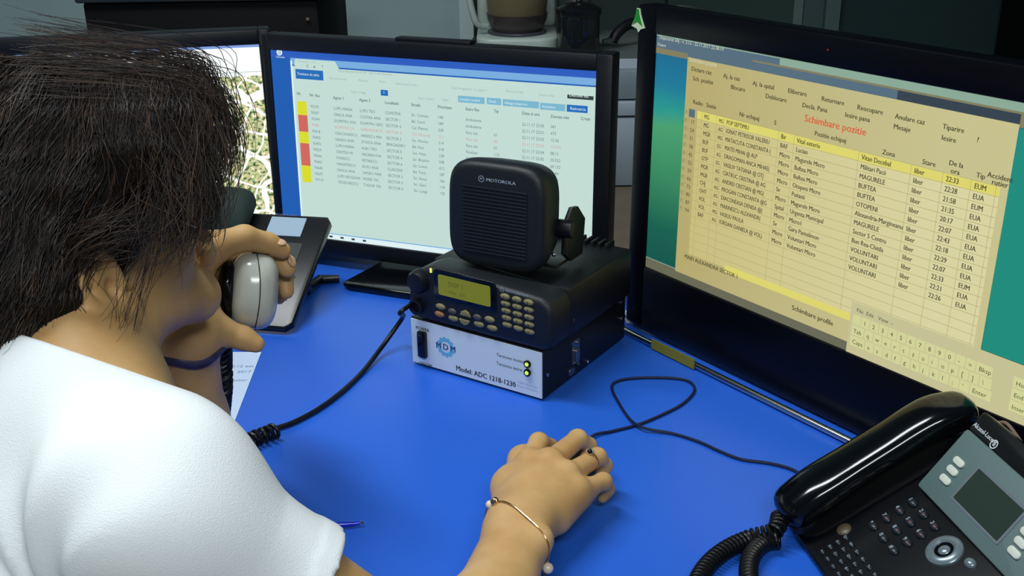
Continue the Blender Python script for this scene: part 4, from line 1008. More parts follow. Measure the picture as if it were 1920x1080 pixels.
mb.tube(cloc(spline([tuple(st_), tuple(PF.P(-0.055, -0.062, 0.022))], 3)), 0.004, n=8)
mb.obj('coiled_cord', M_CORD, ph)
# beige lead running behind the phone
mb = MB(); mb.tube(cloc(spline([tuple(PF.P(-0.040, 0.150, 0.006)), tuple(PF.P(-0.028, 0.153, 0.006)), tuple(PF.P(-0.01, 0.156, 0.012)), tuple(PF.P(0.02, 0.152, -0.004))], 8)), 0.0018, n=8)
mb.obj('line_lead', mat('beige_cable', srgb(120, 100, 88), rough=0.5), ph)

# ================================================================== left desk phone
LYAW, LTAU = -0.2019, 0.5153
LF = tilted((-0.3064, 1.4013, 0.762), LYAW, LTAU)
lp = thing('desk_phone', LF.M(), 'black desk phone with pale blank display behind the raised hand, its cradle empty', 'telephone')
mb = MB(); mb.prism([(-0.228, 0.0), (-0.010, 0.0), (0.0, 0.010), (0.003, 0.198), (-0.004, 0.208), (-0.228, 0.208), (-0.232, 0.19), (-0.232, 0.01)], -0.012, 0.0, bev=0.003); mb.obj('body', pb, lp)
q = [LF.uv(*p) for p in ((512, 406), (575, 412), (562, 449), (498, 437))]
xa, xb = (q[0][0] + q[3][0]) / 2, (q[1][0] + q[2][0]) / 2; ya_, yb_ = (q[2][1] + q[3][1]) / 2, (q[0][1] + q[1][1]) / 2
MB().rrect((xa + xb) / 2, (ya_ + yb_) / 2, xb - xa, yb_ - ya_, 0.001, 0.0, 0.0018).obj('display', mat('pale_lcd', srgb(150, 172, 190), rough=0.35), lp)
MB().rrect((xa + xb) / 2, 0.130, 0.07, 0.045, 0.003, -0.0005, 0.0010).obj('label_card', mat('dark_card', srgb(34, 42, 40), rough=0.4), lp)
mb = MB(); add_text(mb, 'Alcatel-Lucent', (xa + xb) / 2 - 0.025, yb_ + 0.004, 0.006, 0.0006); mb.obj('brand_print', mat('dim_print', srgb(90, 105, 130), rough=0.4), lp, smooth=False)
for j in range(4):
    for i in range(3):
        MB().ball((-0.088 + 0.019 * i, 0.036 + 0.015 * j, 0.0005), (0.0066, 0.0045, 0.003), nu=14, nv=8).obj('number_key', kk, lp)
for i in range(3): MB().ball((-0.024, 0.05 + 0.02 * i, 0.0008), (0.0035, 0.0035, 0.002), nu=12, nv=8).obj('side_key', mat('silver_plastic'), lp)
mb = MB()   # empty cradle, raised at the top left
Mcr = T(-0.205, 0.10, 0)
cr_m = mat('dark_green_grey_plastic', srgb(40, 52, 48), rough=0.7, spec=0.2)
mb.rrect(-0.190, 0.105, 0.062, 0.20, 0.015, -0.002, 0.010, bev=0.003)
mb.obj('cradle', M_BLACK, lp)
mb = MB(); rgs = []
for (v, a, b, c) in ((0.150, 0.030, 0.002, 0.006), (0.160, 0.036, 0.014, 0.010), (0.175, 0.038, 0.022, 0.016), (0.195, 0.038, 0.026, 0.020), (0.216, 0.037, 0.026, 0.020), (0.224, 0.034, 0.022, 0.018)):
    rgs.append([(-0.160 + a * 1.18 * math.copysign(abs(math.cos(t)) ** 0.55, math.cos(t)), v, c + b * math.copysign(abs(math.sin(t)) ** 0.7, math.sin(t)) * 0.9) for t in np.linspace(0, 2 * math.pi, 28, endpoint=False)])
loft(mb, rgs); mb.obj('earpiece_rest', cr_m, lp)
Mi3 = LF.M().inverted()
mb = MB()
def l3(p): return tuple(Mi3 @ Vector(tuple(map(float, p))))
fa = at_z(600, 524, DESK + 0.007); fb = at_z(636, 522, DESK + 0.007); mid = LF.P(-0.02, 0.10, -0.016)
mb.tube([l3((mid[0], mid[1], mid[2])), l3((mid[0] + 0.0, mid[1] + 0.05, DESK + 0.010)), l3(fa), l3(fb)], [0.008, 0.008, 0.0075, 0.006], n=10)
ml = LF.P(-0.21, 0.10, -0.016); mb.tube([l3(ml), l3((ml[0], ml[1] + 0.05, DESK + 0.009)), l3((mid[0], mid[1] + 0.05, DESK + 0.009))], 0.008, n=10)
mb.obj('rear_stand', pb, lp)
# ================================================================== mouse, pen, paper, cables
ma_, mb_ = at_z(1000, 965, DESK), at_z(1085, 835, DESK)
dm = (mb_ - ma_)[:2]; yawm = math.atan2(dm[1], dm[0]) - math.pi / 2
mcn = (ma_ + mb_) / 2 + np.array([0.006, -0.004, 0])
MM = T(mcn[0], mcn[1], DESK) @ Matrix.Rotation(yawm, 4, 'Z')
ms = thing('computer_mouse', MM, 'black corded computer mouse under the right hand, its lead looped on the desk', 'mouse')
mb = MB(); rgs = []
for s_, z in ((0.96, 0.0005), (1.0, 0.004), (1.0, 0.012), (0.95, 0.020), (0.84, 0.0265), (0.66, 0.031), (0.4, 0.0335), (0.15, 0.034)):
    rgs.append([(0.029 * s_ * math.copysign(abs(math.cos(t)) ** 0.8, math.cos(t)), 0.052 * s_ * math.copysign(abs(math.sin(t)) ** 0.85, math.sin(t)) - 0.006 * (1 - s_), z) for t in np.linspace(0, 2 * math.pi, 36, endpoint=False)])
loft(mb, rgs); mb.obj('mouse_body', M_DARK, ms)
MB().cyl((0, 0), 0.009, -0.0035, 0.0035, n=24, M=T(0, 0.030, 0.027) @ Matrix.Rotation(math.pi / 2, 4, 'Y'), bev=0.001).obj('scroll_wheel', M_BLACK, ms)
Mim = MM.inverted()
front = MM @ Vector((0, 0.050, 0.006))
pts = [tuple(front)] + [tuple(at_z(x, y, DESK + h)) for x, y, h in ((1112, 817, 0.004), (1150, 808, 0.0022), (1196, 796, 0.0022), (1240, 778, 0.0022), (1280, 757, 0.0022), (1302, 733, 0.0022), (1293, 716, 0.0022), (1262, 709, 0.0022), (1205, 708, 0.0022), (1162, 713, 0.0022), (1147, 726, 0.0022), (1160, 755, 0.0022), (1180, 785, 0.0030),
        (1199, 799, 0.0058), (1222, 806, 0.0040), (1262, 813, 0.0022), (1310, 828, 0.0022), (1352, 847, 0.0022), (1390, 861, 0.0022), (1440, 868, 0.0022), (1480, 878, 0.0022), (1512, 893, 0.0022), (1560, 905, 0.0022))]
MB().tube([tuple(Mim @ Vector(tuple(map(float, p)))) for p in spline(pts, 8)], 0.0018, n=8).obj('mouse_lead', mat('blue_black_cable', srgb(20, 28, 60), rough=0.4), ms)

pa, pb_ = at_z(683, 981, DESK + 0.004), at_z(560, 990, DESK + 0.0045)
dv = (pb_ - pa); dv[2] = 0; dv /= np.linalg.norm(dv)
pn = thing('ballpoint_pen', T(pa[0], pa[1], DESK + 0.0045) @ Matrix.Rotation(math.atan2(dv[1], dv[0]), 4, 'Z') @ Matrix.Rotation(math.pi / 2, 4, 'Y'), 'translucent blue ballpoint pen on the desk beside the white sleeve', 'pen')
pbm = mat('blue_pen_plastic', srgb(20, 44, 190), rough=0.12, spec=0.7)
MB().lathe([(0.0017, 0.004), (0.0026, 0.012), (0.0038, 0.030), (0.0042, 0.045), (0.0042, 0.135), (0.0035, 0.140)], n=20).obj('barrel', pbm, pn)
MB().lathe([(0.0005, 0.0), (0.0013, 0.001), (0.0018, 0.005)], n=14).obj('tip', M_CHROME, pn)
MB().box((-0.0052, 0, 0.118), (0.0015, 0.004, 0.036), bev=0.0005).obj('clip', pbm, pn)

pc = [at_z(372, 660, DESK + 0.0006), at_z(490, 660, DESK + 0.0006), at_z(440, 790, DESK + 0.0006), at_z(330, 800, DESK + 0.0006)]
po = pc[1]
pp_ = MB()
Pm = T(po[0], po[1], DESK)
L_ = [(p[0] - po[0], p[1] - po[1]) for p in pc]
ppo = thing('paper_slip', Pm, 'white handwritten paper slip lying under the coiled handset cord', 'paper')
mb = MB(); mb.prism(L_, 0.0002, 0.0007); mb.obj('sheet', mat('white_paper', srgb(196, 214, 240), rough=0.7), ppo, smooth=False)
mb = MB()
for (x, y, t) in ((428, 690, '- 112 ext'), (444, 700, '2017'), (428, 716, 'Sector')):
    q = at_z(x, y, DESK); add_text(mb, t, q[0] - po[0], q[1] - po[1], 0.009, 0.0009)
mb.obj('handwriting', mat('pale_blue_ink', srgb(120, 145, 190), rough=0.6), ppo, smooth=False)

# grey cables behind the radio
gc = mat('grey_cable', srgb(140, 140, 135), rough=0.5)
g0 = at_z(1172, 606, DESK + 0.003)
gcb = thing('grey_cable', T(g0[0], g0[1], DESK), 'thin grey cable on the desk between the radio and the touchscreen', 'cable')
lp_ = lambda P_, o: [(p[0] - o[0], p[1] - o[1], p[2] - DESK) for p in P_]
MB().tube(lp_(spline([at_z(1110, 560, DESK + 0.003), at_z(1150, 585, DESK + 0.003), at_z(1178, 600, DESK + 0.003), at_z(1215, 622, DESK + 0.003), at_z(1270, 640, DESK + 0.003)], 6), g0), 0.0028, n=8).obj('cable', gc, gcb, M=None)
MB().box((at_z(1178, 590, DESK + 0.012)[0] - g0[0], at_z(1178, 590, DESK + 0.012)[1] - g0[1], 0.009), (0.008, 0.014, 0.016), bev=0.002).obj('plug', mat('white_plug', srgb(210, 215, 215), rough=0.4), gcb)
b0 = at_z(1165, 498, BT + 0.003)
bcb = thing('black_cable', T(b0[0], b0[1], DESK), 'thin black cable on the brown table, seen in the gap between the two larger screens', 'cable')
MB().tube(lp_(spline([at_z(x, y, BT + 0.003) for x, y in ((1120, 482), (1150, 495), (1172, 503), (1220, 508))], 6), b0), 0.0025, n=8).obj('cable', M_CORD, bcb)

# ================================================================== white handset held in the raised hand
HD = 1.04
hc = at_d(470, 545, HD)
# local axes: x = image right, y = image up, z towards the camera, then turned so the far end points away
hz_ = CAM - hc; hz_ /= np.linalg.norm(hz_)
hy_ = C_U * math.cos(R(4)) + C_R * math.sin(R(4)); hy_ = hy_ - hz_ * (hy_ @ hz_); hy_ /= np.linalg.norm(hy_)
hx_ = np.cross(hy_, hz_)
HM = Matrix([[hx_[i], hy_[i], hz_[i], hc[i]] for i in range(3)] + [[0, 0, 0, 1]])
HS = thing('phone_handset', HM, 'white rounded handset with black inner face held in the left hand', 'handset')
wpl = mat('glossy_white_plastic', srgb(190, 194, 184), rough=0.16, spec=0.5)
mb = MB(); rgs = []
def srect(cx, cy, a, b, z, p=3.2, n=44):
    e = 2 / p
    return [(cx + a * math.copysign(abs(math.cos(t)) ** e, math.cos(t)), cy + b * math.copysign(abs(math.sin(t)) ** e, math.sin(t)), z) for t in np.linspace(0, 2 * math.pi, n, endpoint=False)]
for s_, z in ((0.15, 0.0225), (0.45, 0.0215), (0.70, 0.018), (0.86, 0.0125), (0.96, 0.005), (1.0, -0.006), (1.0, -0.03), (0.95, -0.06), (0.90, -0.10), (0.88, -0.14), (0.80, -0.165), (0.5, -0.175)):
    rgs.append(srect(0.003, 0, 0.0225 * s_, 0.0360 * s_, z))
loft(mb, rgs); mb.obj('shell', wpl, HS)
mb = MB()     # black inner face towards the mouth
rgs = [srect(-0.0205, -0.002, a, b, z, 2.6, 32) for a, b, z in ((0.003, 0.012, 0.016), (0.007, 0.024, 0.010), (0.0105, 0.029, -0.002), (0.011, 0.031, -0.02), (0.010, 0.030, -0.05), (0.006, 0.024, -0.09))]
loft(mb, rgs); mb.obj('inner_face', M_GLOSS, HS)
# seam groove round the middle
sm = []
for s_, z in ((0.15, 0.0227), (0.45, 0.0217), (0.70, 0.0182), (0.86, 0.0127), (0.96, 0.0052), (1.0, -0.006), (1.0, -0.03)):
    sm.append(z)
mb = MB()
seam = []
for t in np.linspace(-1, 1, 41):
    y = 0.0358 * t
    # height of the shell at x = seam for this y
    best = -0.03
    xs = 0.0085 - 0.004 * (t * t) - 0.0015 * t
    for s_, z in zip(np.linspace(0.02, 1, 200), np.interp(np.linspace(0.02, 1, 200), [0.02, 0.15, 0.45, 0.70, 0.86, 0.96, 1.0], [0.0226, 0.0225, 0.0215, 0.018, 0.0125, 0.005, -0.006])):
        if (abs((xs - 0.003) / (0.0225 * s_)) ** 3.2 + abs(y / (0.036 * s_)) ** 3.2) <= 1.0:
            best = z; break
    seam.append((xs, y, best - 0.0001))
mb.tube(seam, 0.0006, n=6); mb.obj('seam', M_BLACK, HS)
MB().rrect(0.007, 0.0362, 0.016, 0.003, 0.001, -0.012, 0.0045, bev=0.0005).obj('slide_switch', M_BLACK, HS)
# hanging coiled cord
Mh_ = HM.inverted()
cpts = [at_d(418, 612, 1.055), at_d(415, 640, 1.09), at_d(416, 680, 1.14), at_d(417, 730, 1.18), at_d(414, 780, 1.21), at_d(404, 822, 1.22)]
cpts = [p for p in cpts]
cpts[-2:] = [at_z(410, 800, DESK + 0.0125), at_z(396, 835, DESK + 0.0125), at_z(360, 862, DESK + 0.0125)]
mb = MB(); mb.tube([tuple(Mh_ @ Vector(tuple(map(float, p)))) for p in coil(spline(cpts, 8), 0.0085, 27, 0, per=16)], 0.0027, n=8)
mb.tube([tuple(Mh_ @ Vector(tuple(map(float, p)))) for p in spline([at_d(425, 590, 1.05), cpts[0]], 3)], 0.0028, n=8)
mb.obj('coiled_cord', M_CORD, HS)
# ================================================================== person (sculpted from smooth distance fields)
class Prim:
    def __init__(s, kind, **k): s.kind = kind; s.__dict__.update(k)
    def d(s, X):
        if s.kind == 'cap':      # tapered capsule
            a, b = s.a, s.b; ab = b - a; L2 = ab @ ab
            t = np.clip(((X - a) @ ab) / L2, 0, 1)
            return np.linalg.norm(X - a - t[:, None] * ab, axis=1) - (s.ra + (s.rb - s.ra) * t)
        if s.kind == 'flat':     # tapered capsule of oval section, squashed along s.n by s.q
            Y = X - s.a; nc = Y @ s.n
            Y = Y + np.outer(nc * (1 / s.q - 1), s.n)
            ab = s.b - s.a; L2 = ab @ ab
            t = np.clip((Y @ ab) / L2, 0, 1)
            return (np.linalg.norm(Y - t[:, None] * ab, axis=1) - (s.ra + (s.rb - s.ra) * t)) * (0.5 + 0.5 * s.q)
        if s.kind == 'ell':      # oriented ellipsoid
            Y = (X - s.c) @ s.A; k = np.linalg.norm(Y / s.r, axis=1); g = np.linalg.norm(Y / (s.r * s.r), axis=1) + 1e-9
            return k * (k - 1.0) / g
def cap(a, b, ra, rb, k=0.006, sub=False): return Prim('cap', a=np.array(a, float), b=np.array(b, float), ra=ra, rb=rb, k=k, sub=sub)
def flat(a, b, ra, rb, n, q, k=0.01):
    n = np.array(n, float); n /= np.linalg.norm(n)
    return Prim('flat', a=np.array(a, float), b=np.array(b, float), ra=ra, rb=rb, n=n, q=q, k=k, sub=False)
def ell(c, r, A=None, k=0.01, sub=False): return Prim('ell', c=np.array(c, float), r=np.array(r, float), A=(np.eye(3) if A is None else A), k=k, sub=sub)
def smin(a, b, k):
    h = np.clip(k - np.abs(a - b), 0, None) / k
    return np.minimum(a, b) - h * h * k * 0.25
def field(prims, X):
    d = np.full(len(X), 1e3)
    for p in prims:
        e = p.d(X)
        if p.sub: d = -smin(-d, e, p.k)
        else: d = smin(d, e, p.k)
    return d

def surface(fn, lo, hi, h, prims=None, B=12, post=None):
    """surface nets of the zero level, evaluated only in blocks near the surface"""
    lo = np.array(lo, float); nb = np.ceil((np.array(hi, float) - lo) / (h * B)).astype(int)
    half = h * B * 0.5 * math.sqrt(3)
    bi = np.stack(np.meshgrid(*[np.arange(n) for n in nb], indexing='ij'), -1).reshape(-1, 3)
    cen = lo + (bi + 0.5) * h * B
    if prims is not None:
        DD = np.stack([p.d(cen) for p in prims], 1)
        add = np.array([not p.sub for p in prims]); mn = DD[:, add].min(1)
        keep = mn < half * 1.3 + 0.02
        bi, cen, DD, mn = bi[keep], cen[keep], DD[keep], mn[keep]
    G = np.arange(B + 1); g = np.stack(np.meshgrid(G, G, G, indexing='ij'), -1).reshape(-1, 3)
    S = nb * B + 2
    cells, verts, edges = [], [], []
    cid = lambda ijk: (ijk[..., 0] * S[1] + ijk[..., 1]) * S[2] + ijk[..., 2]
    corner = np.array([(i, j, k) for i in (0, 1) for j in (0, 1) for k in (0, 1)])
    epairs = [(a, b) for a in range(8) for b in range(a + 1, 8) if np.abs(corner[a] - corner[b]).sum() == 1]
    for n in range(len(bi)):
        X = lo + (bi[n] * B + g) * h
        if prims is not None:
            act = [p for p, dd in zip(prims, DD[n]) if (dd < mn[n] + 2 * half * 1.35 + p.k if not p.sub else dd < half * 1.35 + p.k)]
            v = fn(act, X)
        else:
            v = fn(X)
        if v.min() > 0 or v.max() < 0: continue
        V = v.reshape(B + 1, B + 1, B + 1)
        cv = np.stack([V[c[0]:B + c[0], c[1]:B + c[1], c[2]:B + c[2]] for c in corner], -1).reshape(-1, 8)
        ci = np.stack(np.meshgrid(np.arange(B), np.arange(B), np.arange(B), indexing='ij'), -1).reshape(-1, 3)
        sel = (cv.min(1) < 0) & (cv.max(1) >= 0)
        if not sel.any(): continue
        cv, ci = cv[sel], ci[sel]
        acc = np.zeros((len(cv), 3)); cnt = np.zeros(len(cv))
        for a, b in epairs:
            va, vb = cv[:, a], cv[:, b]; m = (va < 0) != (vb < 0)
            t = np.where(m, va / np.where(m, va - vb, 1), 0)
            acc += np.where(m[:, None], corner[a] + t[:, None] * (corner[b] - corner[a]), 0); cnt += m
        gi = bi[n] * B + ci
        verts.append(lo + (gi + acc / cnt[:, None]) * h); cells.append(cid(gi + 1))
        for ax in range(3):
            e = np.eye(3, dtype=int)[ax]
            o = V[:B, :B, :B]; q = V[e[0]:B + e[0], e[1]:B + e[1], e[2]:B + e[2]]
            m = np.argwhere((o < 0) != (q < 0))
            if len(m): edges.append((ax, bi[n] * B + m, o[m[:, 0], m[:, 1], m[:, 2]] < 0))
    verts = np.concatenate(verts); cells = np.concatenate(cells)
    od = np.argsort(cells); cells = cells[od]; verts = verts[od]
    faces = []
    for ax, gi, inside in edges:
        u, w_ = [np.eye(3, dtype=int)[a] for a in ((1, 2), (2, 0), (0, 1))[ax]]
        q = np.stack([cid(gi + 1 - u - w_), cid(gi + 1 - w_), cid(gi + 1), cid(gi + 1 - u)], 1)
        ix = np.searchsorted(cells, q); ix = np.minimum(ix, len(cells) - 1)
        ok = (cells[ix] == q).all(1)
        f = ix[ok]; ins = inside[ok]
        f = np.where(ins[:, None], f, f[:, ::-1]); faces.append(f)
    return verts, np.concatenate(faces)
def mesh_np(name, V, F, mats, parent, smooth_it=0, Minv=None):
    if smooth_it:
        n = len(V)
        for _ in range(smooth_it):
            s_ = np.zeros_like(V); c = np.zeros(n)
            for a, b in ((0, 1), (1, 2), (2, 3), (3, 0)):
                for i, j in ((a, b), (b, a)):
                    for ax in range(3): s_[:, ax] += np.bincount(F[:, i], V[F[:, j], ax], minlength=n)
                    c += np.bincount(F[:, i], minlength=n)
            V = 0.5 * V + 0.5 * s_ / np.maximum(c, 1)[:, None]
    if Minv is not None:
        A_ = np.array(Minv); V = V @ A_[:3, :3].T + A_[:3, 3]
    me = bpy.data.meshes.new(name)
    me.vertices.add(len(V)); me.vertices.foreach_set('co', V.ravel().astype(np.float32))
    me.loops.add(F.size); me.loops.foreach_set('vertex_index', F.ravel().astype(np.int32))
    me.polygons.add(len(F)); k = F.shape[1]
    me.polygons.foreach_set('loop_start', (np.arange(len(F)) * k).astype(np.int32))
    me.update(calc_edges=True); me.validate()
    me.polygons.foreach_set('use_smooth', np.ones(len(me.polygons), bool))
    for m in (mats if isinstance(mats, (list, tuple)) else [mats]): me.materials.append(m)
    o = bpy.data.objects.new(name, me); COL.objects.link(o)
    if parent is not None: o.parent = parent
    return o

# ---- skeleton (metres, world)
az = R(40)                                   # where the face points, seen from above
F_ = np.array([math.cos(az), math.sin(az), 0.37]); F_ /= np.linalg.norm(F_)
Lf = np.array([-math.sin(az), math.cos(az), 0.0])
U_ = np.cross(F_, Lf); 
HA = np.stack([F_, Lf, U_], 1)               # columns: forward, left, up
EAR = at_d(195, 526, 0.81)                   # right ear
HC = EAR + Lf * 0.074                        # midpoint between the ears
def hp(f, l, u): return HC + F_ * f + Lf * l + U_ * u
NECKB = at_d(140, 742, 0.80)     # base of the neck
SHR = at_d(290, 940, 0.745); ELR = at_z(860, 1325, 0.792); 
SHL = np.array([-0.50, 0.86, 0.95]); ELL = np.array([-0.330, 0.955, 0.785])
PEL = np.array([-0.66, 0.30, 0.55])
WRR = at_z(972, 992, 0.795)
WRL = at_d(352, 622, 1.0)
P3 = lambda px, py, z: at_z(px, py, z)
def finger(js, rs, k=0.005): return [cap(js[i], js[i + 1], rs[i], rs[i + 1], k) for i in range(len(js) - 1)]
# right hand resting on the mouse
RHf = []
mcpI, mcpM, mcpR, mcpP = P3(992, 868, .806), P3(1030, 868, .811), P3(1062, 892, .806), P3(1084, 922, .797)
RHf += [cap(WRR, mcpI, .0205, .0118, .016), cap(WRR, mcpM, .0215, .0125, .016), cap(WRR, mcpR, .0205, .0118, .016), cap(WRR, mcpP, .0195, .0112, .016)]
RHf += [cap(P3(985, 930, .797), P3(1040, 905, .797), .014, .014, .016)]
RHf += finger([mcpI, P3(1010, 829, .806), P3(1031, 838, .789), P3(1041, 853, .779)], [.0118, .0098, .0084, .0070])
RHf += finger([mcpM, P3(1083, 823, .804), P3(1104, 836, .788), P3(1108, 853, .778)], [.0122, .0098, .0084, .0070])
RHf += finger([mcpR, P3(1120, 857, .799), P3(1133, 873, .784), P3(1127, 893, .776)], [.0112, .0094, .0082, .0068])
RHf += finger([mcpP, P3(1131, 903, .789), P3(1138, 917, .776), P3(1130, 932, .767)], [.0106, .0088, .0076, .0064])
RHf += finger([P3(950, 965, .788), P3(957, 912, .786), P3(979, 862, .778), P3(1003, 842, .770)], [.018, .0160, .0115, .0090], .018)
for q_, r_q in ((mcpI, .0085), (mcpM, .009), (mcpR, .0085), (mcpP, .008)): RHf.append(ell(q_ + np.array([0, 0, .0048]), (r_q, r_q, r_q), None, .010))
RHf.append(ell(P3(1012, 1010, .806), (.011, .011, .010), None, .012))
RHf += [cap(P3(1045, 975, .787), P3(1085, 935, .785), .013, .011, .016)]        # outer edge of the palm
fm = ELR + (WRR - ELR) * 0.45 + np.array([0, 0, 0.002])
ux = (WRR - ELR) / np.linalg.norm(WRR - ELR); side_ = np.cross(ux, [0, 0, 1.0]); side_ /= np.linalg.norm(side_); upn = np.cross(side_, ux)
RHf += [flat(fm, WRR,   .0370, .0280, upn, 0.82, .02), flat(ELR, fm, .043, .0370, upn, 0.88, .02)]
# left hand round the handset
LHf = []
D3 = at_d
kI, kM = D3(405, 462, 1.012), D3(412, 478, 1.045)
LHf += finger([D3(366, 474, 1.005), kI, D3(458, 446, 1.028), D3(503, 457, 1.045), D3(530, 470, 1.052)], [.0145, .0138, .0120, .0103, .0082], .004)
LHf += finger([D3(372, 490, 1.04), kM, D3(470, 458, 1.070), D3(522, 476, 1.070), D3(538, 504, 1.068)], [.0140, .0132, .0115, .0108, .0088], .004)
LHf += finger([D3(378, 508, 1.07), D3(440, 480, 1.10), D3(505, 480, 1.10), D3(533, 515, 1.092), D3(537, 547, 1.088)], [.013, .0115, .0098, .0090, .0074], .004)
LHf += finger([D3(378, 528, 1.09), D3(440, 505, 1.125), D3(500, 505, 1.130), D3(528, 538, 1.125), D3(524, 560, 1.12)], [.012, .0100, .0085, .0074, .0060])
LHf += [cap(WRL, D3(366, 478, 1.005), .019, .015, .02), cap(WRL, D3(372, 495, 1.04), .020, .015, .02), cap(WRL, D3(377, 512, 1.07), .020, .014, .02), cap(WRL, D3(378, 532, 1.09), .019, .013, .02)]
LHf += finger([WRL, D3(366, 590, .995), D3(420, 620, 1.012), D3(456, 634, 1.020), D3(480, 645, 1.022)], [.018, .0125, .0105, .0102, .0082], .007)
lm_ = ELL + (WRL - ELL) * 0.45
LHf += [cap(ELL, lm_, .040, .037, .02), cap(lm_, WRL, .037, .025, .02)]
# head and face
HD_ = [ell(hp(-0.012, 0, 0.048), (0.096, 0.0755, 0.088), HA, .02),               # skull
       ell(hp(0.045, 0, 0.035), (0.052, 0.062, 0.070), HA, .02),                 # forehead
       ell(hp(0.042, 0, -0.035), (0.043, 0.048, 0.056), HA, .02),                # face
       cap(hp(0.012, -0.052, -0.045), hp(0.066, -0.012, -0.088), .016, .016, .03), cap(hp(0.012, 0.052, -0.045), hp(0.066, 0.012, -0.088), .016, .016, .03),
       ell(hp(0.050, -0.040, -0.022), (0.030, 0.022, 0.026), HA, .02), ell(hp(0.050, 0.040, -0.022), (0.030, 0.022, 0.026), HA, .02),    # cheeks
       ell(hp(0.071, 0, -0.092), (0.016, 0.018, 0.015), HA, .02),                # chin
       cap(hp(0.086, 0, 0.022), hp(0.112, 0, -0.022), .008, .0115, .012),        # nose
       ell(hp(0.100, -0.011, -0.027), (0.010, 0.008, 0.007), HA, .006), ell(hp(0.100, 0.011, -0.027), (0.010, 0.008, 0.007), HA, .006),
       cap(hp(0.093, -0.018, -0.053), hp(0.099, 0, -0.051), .0055, .0070, .006), cap(hp(0.093, 0.018, -0.053), hp(0.099, 0, -0.051), .0055, .0070, .006),
       cap(hp(0.091, -0.015, -0.063), hp(0.097, 0, -0.064), .0060, .0078, .006), cap(hp(0.091, 0.015, -0.063), hp(0.097, 0, -0.064), .0060, .0078, .006),
       ell(hp(0.088, -0.031, 0.012), (0.014, 0.017, 0.012), HA, .008, sub=True), ell(hp(0.088, 0.031, 0.012), (0.014, 0.017, 0.012), HA, .008, sub=True),
       ell(hp(0.074, -0.031, 0.010), (0.0125, 0.0135, 0.0125), HA, .004), ell(hp(0.074, 0.031, 0.010), (0.0125, 0.0135, 0.0125), HA, .004),
       cap(hp(0.086, -0.045, 0.030), hp(0.094, -0.014, 0.030), .006, .007, .012), cap(hp(0.086, 0.045, 0.030), hp(0.094, 0.014, 0.030), .006, .007, .012)]
# ears: outer bowl, rim, lobe
def ear(sg):
    e = []
    tf, tu = 0.22, 1.0
    c = lambda f, l, u: hp(f - 0.12 * u, sg * l, u - 0.004 + 0.1 * f)
    sgn = sg
    pts = [c(0.010, 0.073, 0.000), c(0.012, 0.078, 0.020), c(0.002, 0.086, 0.031), c(-0.012, 0.090, 0.026), c(-0.019, 0.091, 0.008), c(-0.015, 0.087, -0.012), c(-0.006, 0.081, -0.026), c(0.004, 0.076, -0.030), c(0.010, 0.073, -0.020)]
    e.append(ell(c(-0.004, 0.074, 0.0), (0.014, 0.010, 0.027), HA, .010))
    e.append(ell(c(-0.009, 0.080, 0.002), (0.010, 0.006, 0.022), HA, .006))
    sp_ = spline(pts, 3)
    for i in range(len(sp_) - 1): e.append(cap(sp_[i], sp_[i + 1], .0034, .0034, .0035))
    in_ = spline([c(-0.003, 0.084, 0.019), c(-0.010, 0.085, 0.006), c(-0.008, 0.083, -0.010), c(0.000, 0.079, -0.016)], 3)
    for i in range(len(in_) - 1): e.append(cap(in_[i], in_[i + 1], .0030, .0028, .003))
    e.append(cap(c(0.009, 0.077, -0.006), c(0.010, 0.076, 0.004), .0036, .0034, .004))
    e.append(ell(c(0.001, 0.080, -0.027), (0.0075, 0.0042, 0.0070), HA, .005))
    e.append(ell(c(0.001, 0.085, -0.002), (0.0062, 0.0085, 0.010), HA, .004, sub=True))
    return e
HD_ += ear(-1) + ear(1)
# neck and trunk
nb2 = NECKB
NK = [cap(hp(-0.030, 0, -0.030), nb2, .054, .055, .03), cap(hp(0.010, 0.0, -0.055), nb2 + np.array([0.0, 0.02, 0.0]), .038, .046, .03),
      cap(hp(-0.015, -0.050, -0.02), nb2 + np.array([0.035, -0.03, -0.01]), .014, .014, .02)]
tdir = (PEL - NECKB) / np.linalg.norm(PEL - NECKB)
shax = (SHR - SHL) / np.linalg.norm(SHR - SHL); tn = np.cross(shax, tdir); tn /= np.linalg.norm(tn)
Bm = np.stack([shax, tdir, tn], 1)
chest = (SHR + SHL) / 2 + tdir * 0.16
TR = [cap(SHR, SHL, .050, .050, .05), ell(chest, (0.145, 0.20, 0.105), Bm, .06), ell(PEL + (chest - PEL) * 0.38, (0.140, 0.17, 0.100), Bm, .06), ell(PEL, (0.170, 0.12, 0.115), Bm, .06),
      cap(nb2, SHR, .042, .048, .04), cap(nb2, SHL, .042, .048, .04),
      cap(SHR, ELR, .0425, .041, .02), cap(SHL, ELL, .046, .040, .02)]
KNR, KNL = np.array([-0.30, 0.62, 0.52]), np.array([-0.56, 0.80, 0.52])
ANR, ANL = np.array([-0.28, 0.66, 0.09]), np.array([-0.56, 0.86, 0.09])
hipo = shax * 0.09
TR += [cap(PEL + hipo, KNR, .085, .058, .04), cap(PEL - hipo, KNL, .085, .058, .04), cap(KNR, ANR, .056, .038, .03), cap(KNL, ANL, .056, .038, .03),
       flat(ANR + np.array([0, -.02, -.03]), ANR + np.array([0.05, .14, -.05]), .036, .034, (0, 0, 1), .7, .02), flat(ANL + np.array([0, -.02, -.03]), ANL + np.array([0.05, .14, -.05]), .036, .034, (0, 0, 1), .7, .02)]
BODY = RHf + LHf + NK + HD_ + TR
